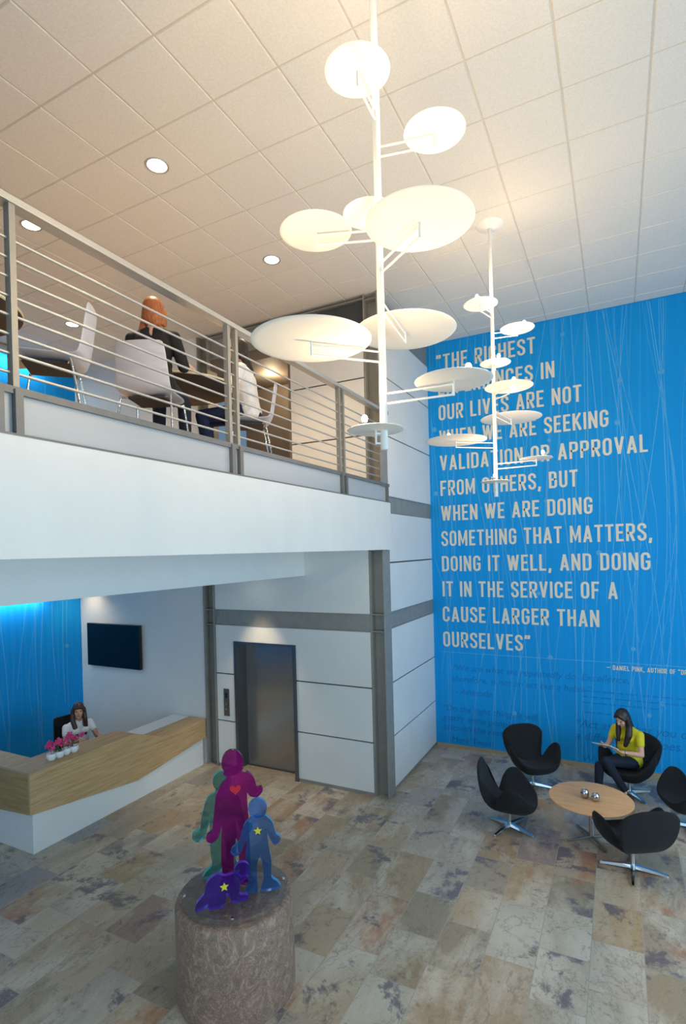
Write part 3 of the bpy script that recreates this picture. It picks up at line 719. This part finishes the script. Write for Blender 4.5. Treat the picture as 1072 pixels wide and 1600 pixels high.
def fig(name, label, m, outline, head, base_xy, z0, mpp, ang, th=.034, emblem=None, cx=None, tilt=0.):
    """outline in zoomed-photo units (x right, y down); mpp metres per unit; lowest point sits on z0"""
    ymax = max(p[1] for p in outline); xc = cx if cx is not None else sum(p[0] for p in outline)/len(outline)
    pts = [((x-xc)*mpp, (ymax-y)*mpp) for x, y in outline]
    pts = [(p.x, p.y) for p in catmull([(x, y, 0) for x, y in pts], 4, True)]
    right = (Matrix.Rotation(ang, 3, 'Z') @ rt); nrm = right.cross(V(0, 0, 1))
    o0 = V(base_xy[0], base_xy[1], z0)
    mt = Matrix((( right.x, 0, nrm.x, o0.x), (right.y, 0, nrm.y, o0.y), (0, 1, 0, o0.z), (0, 0, 0, 1)))
    mb = MB(); mb.prism(pts, (-th/2, th/2), mt)
    if head:
        hx, hy, hr_x, hr_y = head
        hp = [((hx-xc)*mpp+hr_x*mpp*math.cos(a), (ymax-hy)*mpp+hr_y*mpp*math.sin(a)) for a in [2*PI*k/36 for k in range(36)]]
        mb.prism(hp, (-th/2+.001, th/2-.001), mt)
    o = mb.build(name, m[0], sc_); o['label'] = label; o.data.materials.append(m[1])
    for p in o.data.polygons:
        if abs(p.normal.dot(nrm)) < .5: p.material_index = 1
    wl = world_loc(sc_)
    if emblem:
        kind, ex, ey, er, em = emblem; e0 = V((ex-xc)*mpp, (ymax-ey)*mpp, 0)
        if kind == 'star': pp = [(e0.x+er*mpp*(1 if k % 2 == 0 else .45)*math.sin(2*PI*k/10), e0.y+er*mpp*(1 if k % 2 == 0 else .45)*math.cos(2*PI*k/10)) for k in range(10)]
        else: pp = [(e0.x+er*mpp*.062*16*math.sin(t)**3, e0.y+er*mpp*.062*(13*math.cos(t)-5*math.cos(2*t)-2*math.cos(3*t)-math.cos(4*t))) for t in [2*PI*k/30 for k in range(30)]]
        e = MB().prism(pp, (th/2+.0005, th/2+.006), mt); eb = e.build(kind+'_emblem', em, o, origin=wl)
        eb.location = (0, 0, 0)
    return o
MPP = .00124
ZB = PH+.045
purple = [(452, 262), (474, 290), (440, 330), (405, 390), (390, 480), (378, 580), (368, 630), (336, 655), (338, 690), (372, 705), (405, 680), (422, 640), (434, 600), (428, 720), (425, 830), (430, 930), (412, 985), (415, 1005), (500, 1000),
          (503, 920), (506, 830), (524, 690), (536, 790), (542, 900), (548, 1003), (640, 1006), (640, 985), (612, 940), (613, 830), (611, 700), (607, 560), (602, 410), (622, 430), (668, 440), (704, 405), (700, 375), (668, 372), (648, 305), (610, 268), (570, 262), (580, 235), (512, 230)]
fig('magenta_figure', 'tallest magenta figure with a red heart', acr['magenta'], purple, (512, 195, 70, 84), (PX-.01, PY+.02), ZB, MPP*.98, 0, emblem=('heart', 527, 372, 36, red_m), cx=512)
teal = [(352, 345), (345, 372), (300, 390), (268, 450), (246, 540), (236, 600), (192, 620), (186, 655), (215, 685), (252, 670), (276, 640), (302, 560), (300, 700), (305, 790), (310, 860), (262, 905), (250, 942), (300, 942), (376, 905), (376, 800), (384, 700),
        (398, 700), (410, 800), (412, 905), (470, 942), (520, 942), (510, 905), (474, 860), (476, 790), (480, 700), (480, 560), (500, 640), (530, 670), (560, 685), (592, 655), (584, 620), (545, 600), (528, 540), (512, 450), (480, 390), (436, 372), (430, 345)]
fig('teal_figure', 'teal figure at the back left with a small yellow star', acr['teal'], teal, (391, 296, 62, 66), (PX-.155, PY+.13), ZB, MPP*.97, .10, emblem=('star', 380, 452, 22, yellow_m), cx=430)
blue = [(690, 488), (640, 530), (620, 580), (600, 640), (556, 678), (553, 708), (590, 725), (626, 680), (650, 630), (644, 700), (640, 800), (655, 890), (640, 930), (640, 962), (708, 958), (710, 880), (715, 780), (730, 745), (745, 790), (750, 880), (735, 930), (740, 962), (850, 950), (835, 905), (800, 872), (803, 780), (790, 690), (780, 600),
        (800, 640), (825, 672), (858, 652), (862, 625), (835, 600), (815, 530), (780, 490), (760, 480)]
fig('blue_figure', 'smaller blue figure at the right with a yellow star', acr['blue'], blue, (724, 434, 59, 61), (PX+.215, PY+.04), ZB, MPP*1.0, -.12, emblem=('star', 722, 575, 27, yellow_m), cx=725)
violet = [(430, 950), (490, 905), (545, 925), (610, 920), (650, 950), (690, 950), (660, 985), (640, 1000), (636, 1060), (686, 1076), (682, 1105), (585, 1110), (575, 1070), (548, 1060), (530, 1125), (440, 1125), (436, 1100), (400, 1118), (354, 1122), (362, 1072), (410, 1020)]
fig('violet_figure', 'small crouching violet figure at the front with a yellow star', acr['violet'], violet, (655, 905, 50, 50), (PX+.08, PY-.22), ZB, MPP*.93, .05, emblem=('star', 538, 993, 30, yellow_m), cx=540)

# ------------------------------------------------------------------ lounge: swan chairs
def swan():
    t = thing('swan_chair', 'x', 'chair', (0, 0, 0), 0, 'black lounge chairs around the low table')
    half = [(0, .335, .375), (.12, .33, .38), (.225, .305, .405), (.30, .25, .46), (.346, .175, .545), (.374, .10, .605), (.378, .03, .615), (.352, -.04, .59), (.305, -.105, .50), (.225, -.155, .36),
            (.245, -.22, .50), (.292, -.285, .62), (.315, -.328, .675), (.268, -.35, .74), (.15, -.37, .785)]
    rim = half+[(0, -.375, .795)]+[(-x, y, z) for x, y, z in half[:0:-1]]
    rim = catmull(rim, 3, True); n = len(rim); K = 6
    m = MB(); rings = []; ctr = V(0, .0, .5)
    for zc, inner in ((.20, 0), (.355, 1)):
        c0 = V(0, .02, zc); col = []
        for k in range(1, K+1):
            sF = k/K; ring = []
            for p in rim:
                if inner: p = p-V(p.x, p.y, 0).normalized()*.04+V(0, 0, -.004)
                dirp = V(p.x, p.y-.02, 0); c1 = c0+dirp*(.80 if inner else .96)+V(0, 0, .01 if inner else .02)
                ring.append(m.bm.verts.new(c0*(1-sF)**2+c1*2*sF*(1-sF)+p*sF*sF))
            col.append(ring)
        rings.append((m.bm.verts.new(c0), col))
    for cv, col in rings:
        for i in range(n): m.bm.faces.new((cv, col[0][i], col[0][(i+1) % n]))
        for A, B in zip(col, col[1:]):
            for i in range(n): m.bm.faces.new((A[i], B[i], B[(i+1) % n], A[(i+1) % n]))
    A, B = rings[0][1][-1], rings[1][1][-1]
    for i in range(n): m.bm.faces.new((A[i], B[i], B[(i+1) % n], A[(i+1) % n]))
    sh = m.build('shell', black_fab, t, origin=(0, 0, 0), smooth=True); subdiv(sh, 1); bake(sh)
    b = MB(); b.tube([(0, .0, .055), (0, .0, .24)], .02, 16); b.lathe([(0, .205), (.07, .21), (.09, .225), (0, .24)], 0, 0, 24); b.build('stem', chrome, t, origin=(0, 0, 0), smooth='auto')
    for k in range(4):
        a = PI/4+k*PI/2+.25; d = V(math.cos(a), math.sin(a), 0); s = V(-d.y, d.x, 0)
        l = MB(); rings = []
        for f_, wd, zt, zb in ((.0, .03, .062, .03), (.10, .024, .052, .022), (.22, .019, .036, .012), (.31, .016, .022, .0), (.325, .01, .016, .0)):
            p = d*f_; rings.append([l.bm.verts.new(p+s*x*wd+V(0, 0, z)) for x, z in ((-1, zb), (1, zb), (.7, zt), (-.7, zt))])
        for A, B in zip(rings, rings[1:]):
            for i in range(4): l.bm.faces.new((A[i], A[(i+1) % 4], B[(i+1) % 4], B[i]))
        l.bm.faces.new(rings[0]); l.bm.faces.new(rings[-1]); l.build('leg', chrome, t, origin=(0, 0, 0))
    return t
spots = [((-1.246, 6.74), (1, .12), 'black swan lounge chair seen side-on, left of the low round table'), ((-1.15, 8.05), (.55, -.83), 'black swan lounge chair facing the camera before the blue wall, empty'),
         ((.068, 6.38), (-.50, .87), 'black swan lounge chair seen from behind, nearest the camera'), ((.07, 8.30), (-.40, -.92), 'black swan lounge chair occupied by the person in a yellow top'),
         ((.72, 7.58), (-.93, -.36), 'black swan lounge chair cut off by the right edge of the picture')]
sw = swan()
for i, (p, d, lb) in enumerate(spots):
    o = sw if i == 0 else copy_tree(sw)
    o.location = (p[0], p[1], 0); o.rotation_euler = (0, 0, math.atan2(-d[0], d[1])); o['label'] = lb
# coffee table
TX, TY, TH = -.345, 6.86, .475
ct = thing('coffee_table', 'low round maple table in the middle of the black chairs', 'table', (TX, TY, 0))
MB().lathe([(0, -.018), (.43, -.018), (.452, -.006), (.455, 0), (.452, .004), (.445, .006), (0, .006)], TX, TY, 72, TH).build('tabletop', beech, ct, smooth='auto')
MB().tube([(TX, TY, .03), (TX, TY, TH-.018)], .03, 20).build('stem', chrome, ct, smooth='auto')
for k in range(4):
    a = k*PI/2+.6; MB().tube([(TX, TY, .03), (TX+.3*math.cos(a), TY+.3*math.sin(a), .012)], [.018, .01]).build('foot', steel_d, ct, smooth='auto')
for (x, y, s, lb) in ((-.405, 6.83, 1., 'left silver egg-shaped candle holder on the low table'), (-.29, 6.79, .92, 'right silver egg-shaped candle holder on the low table')):
    MB().lathe([(0, 0), (.022*s, 0), (.042*s, .02*s), (.05*s, .05*s), (.042*s, .085*s), (.024*s, .103*s), (.02*s, .098*s), (.03*s, .06*s), (0, .03*s)], x, y, 28, TH+.006).build('candle_holder', mug_m, origin=(x, y, TH+.006), smooth='auto')
    tag(C.objects[-1], lb, 'ornament', 'silver ornaments on the low table')

# ------------------------------------------------------------------ upper floor cafe furniture
DK = 4.30
def shell_chair():
    t = thing('cafe_chair', 'x', 'chair', (0, 0, 0), 0, 'pale cafe chairs on the balcony')
    prof = [(.235, .425, .19), (.20, .445, .205), (.08, .438, .215), (-.08, .428, .22), (-.17, .435, .22), (-.215, .475, .22), (-.235, .55, .218), (-.25, .66, .21), (-.268, .77, .20), (-.276, .81, .185)]
    m = MB(); rows = []
    for i, (y, z, hw) in enumerate(prof):
        row = []
        for k in range(9):
            u = -1+2*k/8; lift = abs(u)**2.5*(.02 if i < 5 else 0); fwd = abs(u)**2*(.03 if i >= 5 else 0)
            row.append(m.bm.verts.new((u*hw, y+fwd, z+lift)))
        rows.append(row)
    for A, B in zip(rows, rows[1:]):
        for k in range(8): m.bm.faces.new((A[k], A[k+1], B[k+1], B[k]))
    s = m.build('shell', shell_m, t, origin=(0, 0, 0), smooth=True); subdiv(s, 2, solid=.012); bake(s)
    MB().box(-.15, .15, -.13, .16, .395, .418, .01).build('seat_support', dark_pad, t, origin=(0, 0, 0))
    for sx in (-1, 1):
        for sy in (-1, 1):
            MB().tube(catmull([(sx*.10, sy*.12+.02, .405), (sx*.19, sy*.15+.02, .405), (sx*.205, sy*.165+.02, .38), (sx*.235, sy*.225+.02, .01)], 5), .009, 10).build('leg', chrome, t, origin=(0, 0, 0), smooth='auto')
    return t
def face(d): return math.atan2(-d[0], d[1])
ch = [((-3.40, 3.27), (-.42, .90), 'pale plastic cafe chair under the person in a black top'), ((-3.36, 2.36), (-.70, -.71), 'empty pale cafe chair seen in profile on the balcony'),
      ((-3.27, 4.43), (-.80, -.60), 'pale cafe chair under the person in a white blouse on the balcony')]
cc0 = shell_chair()
for i, (p, d, lb) in enumerate(ch):
    o = cc0 if i == 0 else copy_tree(cc0)
    o.location = (p[0], p[1], DK); o.rotation_euler = (0, 0, face(d)); o['label'] = lb
def cafe_table(x, y, lb, R=.53):
    t = thing('cafe_table', lb, 'table', (x, y, DK), 0, 'round cafe tables on the balcony')
    MB().lathe([(0, .700), (R-.08, .700), (R-.004, .728), (0, .728)], x, y, 64, DK).build('underside', under_m, t, smooth='auto')
    MB().lathe([(0, .729), (R, .729), (R+.004, .738), (R, .748), (0, .748)], x, y, 64, DK).build('tabletop', edge_m, t, smooth='auto')
    MB().tube([(x, y, DK+.02), (x, y, DK+.70)], .04, 20).build('stem', chrome, t, smooth='auto')
    MB().lathe([(0, 0), (.28, 0), (.27, .012), (.05, .03), (0, .03)], x, y, 40, DK).build('foot_plate', chrome, t, smooth='auto')
    return t
cafe_table(-3.74, 3.98, 'round cafe table between the two seated people on the balcony')
cafe_table(-3.80, 1.86, 'round cafe table cut off by the left edge on the balcony', .50)

# ------------------------------------------------------------------ people
def remesh(mb, name, m, parent, voxel=.008, it=6):
    o = mb.build(name, m, parent, origin=(0, 0, 0), smooth=True, fix=True)
    md = o.modifiers.new('r', 'REMESH'); md.mode = 'VOXEL'; md.voxel_size = voxel; md.use_smooth_shade = True
    sm_ = o.modifiers.new('s', 'SMOOTH'); sm_.factor = .5; sm_.iterations = it
    bake(o); return o
def hand(mb, wrist, dirv, palm_n, side, curl, L=.17):
    d = Vector(dirv).normalized(); n = Vector(palm_n); n = (n-d*n.dot(d)).normalized(); s = d.cross(n)*side   # s points to the thumb side
    w = Vector(wrist)
    for k in range(4):
        o = (1.5-k)*.019; mb.cone(w+d*.012+s*o*.7, .015, w+d*.085+s*o, .0125)
        fl_ = (.068, .076, .070, .054)[k]; p = w+d*.085+s*o; a = curl*.5
        for q, f_ in enumerate((.45, .32, .23)):
            dv = d*math.cos(a)+n*math.sin(a); p2 = p+dv*fl_*f_*1.15; mb.cone(p, .0095-.001*q, p2, .0085-.001*q); p = p2; a += curl
    p = w+d*.025+s*.03; p2 = p+d*.03+s*.022+n*.012; p3 = p2+d*.028+s*.002+n*.012
    mb.cone(w+d*.01+s*.01, .016, p, .014); mb.cone(p, .013, p2, .011); mb.cone(p2, .0105, p3, .009)
def person(label, loc, d, skin, hair_mat, hair_style, top, top_m, sleeve, bottom_m, J, head_rot=(0, 0, 0), lean=0., voxel=.008):
    t = thing('person', label, 'person', loc, face(d))
    P = V(0, -.02, .10); Wt = V(0, -.03+lean*.15, .27); Ch = V(0, -.035+lean*.32, .43); N = V(0, -.02+lean*.45, .565); Hc = N+V(0, .03+lean*.1, .155)
    Rh = Matrix.Rotation(head_rot[2], 3, 'Z') @ Matrix.Rotation(head_rot[0], 3, 'X') @ Matrix.Rotation(head_rot[1], 3, 'Y')
    piv = N+V(0, .01, .06); h = lambda x, y, z: piv+Rh @ (V(x, y, z)+Hc-piv)
    def torso(mb, e):
        mb.ball(P, (.165+e, .115+e, .105+e), 3); mb.cone(P+V(-.06, 0, .02), .10+e, Wt+V(-.045, 0, 0), .088+e); mb.cone(P+V(.06, 0, .02), .10+e, Wt+V(.045, 0, 0), .088+e)
        for s in (-1, 1):
            mb.cone(Wt+V(s*.045, 0, 0), .088+e, Ch+V(s*.065, 0, 0), .092+e)
            mb.cone(Ch+V(s*.065, 0, 0), .092+e, N+V(s*.10, -.01, -.065), .055+e); mb.cone(N+V(s*.03, -.005, -.03), .05+e, N+V(s*.155, -.015, -.075), .046+e)
            mb.ball(Ch+V(s*.065, .075, -.005), .058+e, 2)
    def armp(s): 
        k = 'L' if s < 0 else 'R'; return N+V(s*.175, -.015, -.075), V(*J['elbow'+k]), V(*J['wrist'+k])
    def legp(s):
        k = 'L' if s < 0 else 'R'; return V(s*.085, .02, .09), V(*J['knee'+k]), V(*J['ankle'+k]), V(*J['toe'+k])
    b = MB(); torso(b, -.008)
    b.cone(N+V(0, -.01, -.03), .052, N+V(0, .012, .09), .047)
    b.ball(h(0, 0, .01), (.073, .090, .098), 3, Rh); b.ball(h(0, .028, -.05), (.055, .062, .075), 3, Rh); b.ball(h(0, .062, -.098), (.024, .022, .02), 2, Rh)
    b.cone(h(0, .088, .005), .010, h(0, .108, -.03), .0135)
    for s in (-1, 1):
        b.ball(h(s*.075, -.005, -.02), (.010, .022, .032), 2, Rh); b.ball(h(s*.035, .068, -.035), (.022, .02, .02), 2, Rh)
        S, E, Wr = armp(s); b.cone(S, .045, E, .036); b.cone(E, .037, Wr, .025)
        k = 'L' if s < 0 else 'R'; hand(b, Wr, J['hand'+k], J['palm'+k], s*J.get('thumb', 1), J.get('curl', .35))
        Hh, K_, A_, T_ = legp(s); b.cone(Hh, .078, K_, .05); b.cone(K_, .05, A_.lerp(K_, .65), .05); b.cone(A_.lerp(K_, .65), .05, A_, .034); b.cone(A_, .034, T_, .024)
    remesh(b, 'body', skin, t, voxel)
    g_ = MB(); torso(g_, .008)
    if top == 'loose': g_.cone(P+V(-.07, .0, .0), .115, P+V(.07, .0, .0), .115); g_.cone(Wt+V(-.05, .01, 0), .1, Wt+V(.05, .01, 0), .1)
    for s in (-1, 1):
        S, E, Wr = armp(s); e2 = S.lerp(E, min(1, sleeve)); g_.cone(S, .058, e2, .05 if sleeve < 1 else .047)
        if sleeve > 1: g_.cone(E, .047, E.lerp(Wr, sleeve-1), .038)
    top_o = remesh(g_, 'top', top_m, t, voxel, 4)
    p_ = MB(); p_.ball(P+V(0, 0, -.015), (.172, .122, .095), 3)
    for s in (-1, 1):
        Hh, K_, A_, T_ = legp(s); p_.cone(Hh, .090, K_, .062); p_.cone(K_, .062, A_.lerp(K_, .6), .058); p_.cone(A_.lerp(K_, .6), .058, A_.lerp(K_, .06), .047)
    remesh(p_, 'trousers', bottom_m, t, voxel, 4)
    for s in (-1, 1):
        Hh, K_, A_, T_ = legp(s); f_ = MB(); dv = (T_-A_); f_.cone(A_+V(0, 0, -.02), .042, T_, .032); f_.cone(A_+V(0, 0, -.035)-dv.normalized()*.03, .034, T_, .03)
        remesh(f_, 'shoe', shoe_m, t, .007, 3)
    hm = MB(); hm.ball(h(0, -.018, .028), (.086, .098, .100), 3, Rh)
    if hair_style == 'long':      # long, falling in front of both shoulders
        hm.ball(h(0, -.05, -.02), (.080, .06, .10), 3, Rh)
        for s in (-1, 1):
            hm.cone(h(s*.070, .0, .02), .034, h(s*.088, .02, -.12), .034); 
            q = N+V(s*.075, .07+lean*.05, -.10); hm.cone(h(s*.088, .02, -.12), .036, q, .036); hm.cone(q, .036, q+V(-s*.012, .03, -.10), .022)
            hm.cone(h(s*.03, .055, .085), .03, h(s*.075, .045, .0), .018)
        hm.cone(h(0, -.06, -.05), .06, N+V(0, -.08, -.08), .05)
    elif hair_style == 'side':     # swept over one shoulder
        hm.ball(h(0, -.05, -.02), (.080, .06, .10), 3, Rh)
        hm.cone(h(-.070, .0, .02), .036, h(-.080, .025, -.10), .042); q = N+V(-.09, .095, -.09); hm.cone(h(-.08, .025, -.10), .042, q, .045); hm.cone(q, .045, q+V(.03, .03, -.13), .028)
        hm.cone(h(.070, .0, .04), .030, h(.078, .015, -.07), .026); q = N+V(.06, .09, -.10); hm.cone(h(.078, .015, -.07), .03, q, .035); hm.cone(q, .035, q+V(-.01, .02, -.08), .022)
        hm.cone(h(-.01, .06, .085), .03, h(-.07, .05, .02), .02); hm.cone(h(.01, .06, .085), .03, h(.07, .05, .03), .018); hm.cone(h(0, -.06, -.05), .06, N+V(-.02, -.07, -.05), .05)
    else:                          # bob seen from behind, longer on the left
        hm.ball(h(0, -.03, -.03), (.094, .085, .115), 3, Rh); hm.cone(h(-.03, -.05, -.06), .06, h(.04, -.05, -.10), .045)
        hm.cone(h(-.06, -.02, -.05), .05, N+V(-.115, .0, -.045), .025); hm.cone(h(-.06, .03, -.05), .035, N+V(-.10, .06, -.03), .02)
        hm.cone(h(.07, .01, .0), .03, h(.075, .02, -.10), .025)
    if hair_style == 'long': hm.cone(h(-.045, .072, .062), .022, h(.045, .072, .062), .022); hm.cone(h(-.05, .080, .045), .013, h(.05, .080, .045), .013)
    remesh(hm, 'hair', hair_mat, t, .008, 4)
    if hair_style != 'bob':
        for s in (-1, 1):
            MB().ball(h(s*.031, .083, .002), (.012, .007, .0065), 2, Rh).build('eye', eye_m, t, origin=(0, 0, 0), smooth=True)
        MB().ball(h(0, .091, -.068), (.021, .006, .007), 2, Rh).build('lips', lip_m, t, origin=(0, 0, 0), smooth=True)
    return t
# local frame of a person: x to their right, y forward, z up, origin on the seat
def loc_of(base, d, p):
    d = Vector((d[0], d[1], 0)).normalized(); r_ = V(d.y, -d.x, 0)
    return Vector(base)+r_*p[0]+d*p[1]+V(0, 0, p[2])
# woman in yellow, legs crossed, reading a tablet
dY = (-.55, -.84); bY = V(.065, 8.29, .375)
pw = person('person in a yellow top reading a tablet in a black lounge chair, legs crossed', bY, dY, skin_m, hair_black, 'side', 'loose', c_yellow, .5, c_dark,
       dict(kneeL=(.03, .44, .17), ankleL=(-.14, .30, -.20), toeL=(-.20, .36, -.31), kneeR=(.13, .44, .07), ankleR=(.14, .46, -.29), toeR=(.15, .59, -.335),
            elbowL=(-.25, .10, .26), wristL=(-.10, .28, .29), handL=(.7, .6, .25), palmL=(.2, 0, 1), elbowR=(.22, .10, .28), wristR=(.12, .32, .32), handR=(-.2, .9, .3), palmR=(-.6, 0, .8), curl=.5),
       head_rot=(-.50, 0, -.05), lean=.10)
wt = MB().tube([tuple(V(-.10, .28, .29).lerp(V(-.25, .10, .26), .16)+V(.6, .0, -.0).normalized()*0+V(*p)) for p in [(.031*math.cos(a)*.77, -.031*math.cos(a)*.64, .031*math.sin(a)) for a in [2*PI*k/18 for k in range(18)]]], .008, 6, True)
wt.build('wristwatch', chrome, pw, origin=(0, 0, 0), smooth=True)
tp_ = loc_of(bY, dY, (.05, .42, .36)); tab = thing('tablet', 'thin tablet held by the person in a yellow top', 'tablet', tp_, face(dY))
q = MB(); q.box(-.13, .13, -.095, .095, -.004, .004, .003); e = q.build('case', pot_m, tab, origin=(0, 0, 0)); e.rotation_euler = (.45, .12, 0)
q = MB(); q.box(-.118, .118, -.083, .083, .0041, .0052); e2 = q.build('screen', tv_m, tab, origin=(0, 0, 0)); e2.rotation_euler = (.45, .12, 0)
# receptionist
dR = (.97, -.25); bR = V(-7.40, 5.47, .375)
person('person in a white short-sleeved blouse sitting behind the reception desk', bR, dR, skin2_m, hair_brown, 'long', 'loose', c_white, .42, c_dark,
       dict(kneeL=(-.10, .44, .06), ankleL=(-.10, .42, -.30), toeL=(-.10, .55, -.34), kneeR=(.10, .44, .06), ankleR=(.10, .42, -.30), toeR=(.10, .55, -.34),
            elbowL=(-.24, .08, .28), wristL=(-.16, .33, .37), handL=(.25, .95, -.05), palmL=(0, 0, -1), elbowR=(.24, .08, .28), wristR=(.12, .33, .37), handR=(-.25, .95, -.05), palmR=(0, 0, -1), thumb=-1),
       head_rot=(.05, 0, -.35))
# red-haired woman on the balcony, back to the camera
dA = (-.42, .90); bA = V(-3.42, 3.33, DK+.445)
person('person in a black top sitting with back to the balcony railing', bA, dA, skin_m, hair_red, 'bob', 'loose', c_black, .96, c_dark,
       dict(kneeL=(-.13, .42, .06), ankleL=(-.10, .30, -.37), toeL=(-.10, .42, -.415), kneeR=(.10, .42, .06), ankleR=(.12, .38, -.37), toeR=(.12, .50, -.415),
            elbowL=(-.24, .03, .26), wristL=(-.15, .28, .35), handL=(.3, .9, -.03), palmL=(0, 0, -1), elbowR=(.245, .0, .245), wristR=(.20, .26, .35), handR=(-.2, .95, -.05), palmR=(0, 0, -1), thumb=-1),
       head_rot=(.0, 0, -.25))
# woman in white blouse
dB = (-.88, -.47); bB = V(-3.29, 4.42, DK+.445)
person('person in a white blouse and navy jeans at the balcony table', bB, dB, skin_m, hair_black, 'long', 'loose', c_white, 1.85, c_navy,
       dict(kneeL=(-.11, .44, .05), ankleL=(-.11, .36, -.36), toeL=(-.11, .49, -.415), kneeR=(.11, .44, .05), ankleR=(.11, .40, -.36), toeR=(.11, .53, -.415),
            elbowL=(-.24, .12, .28), wristL=(-.13, .36, .345), handL=(.3, .9, -.03), palmL=(0, 0, -1), elbowR=(.24, .12, .28), wristR=(.13, .36, .345), handR=(-.3, .9, -.03), palmR=(0, 0, -1), thumb=-1),
       head_rot=(.0, 0, 0), lean=.15)
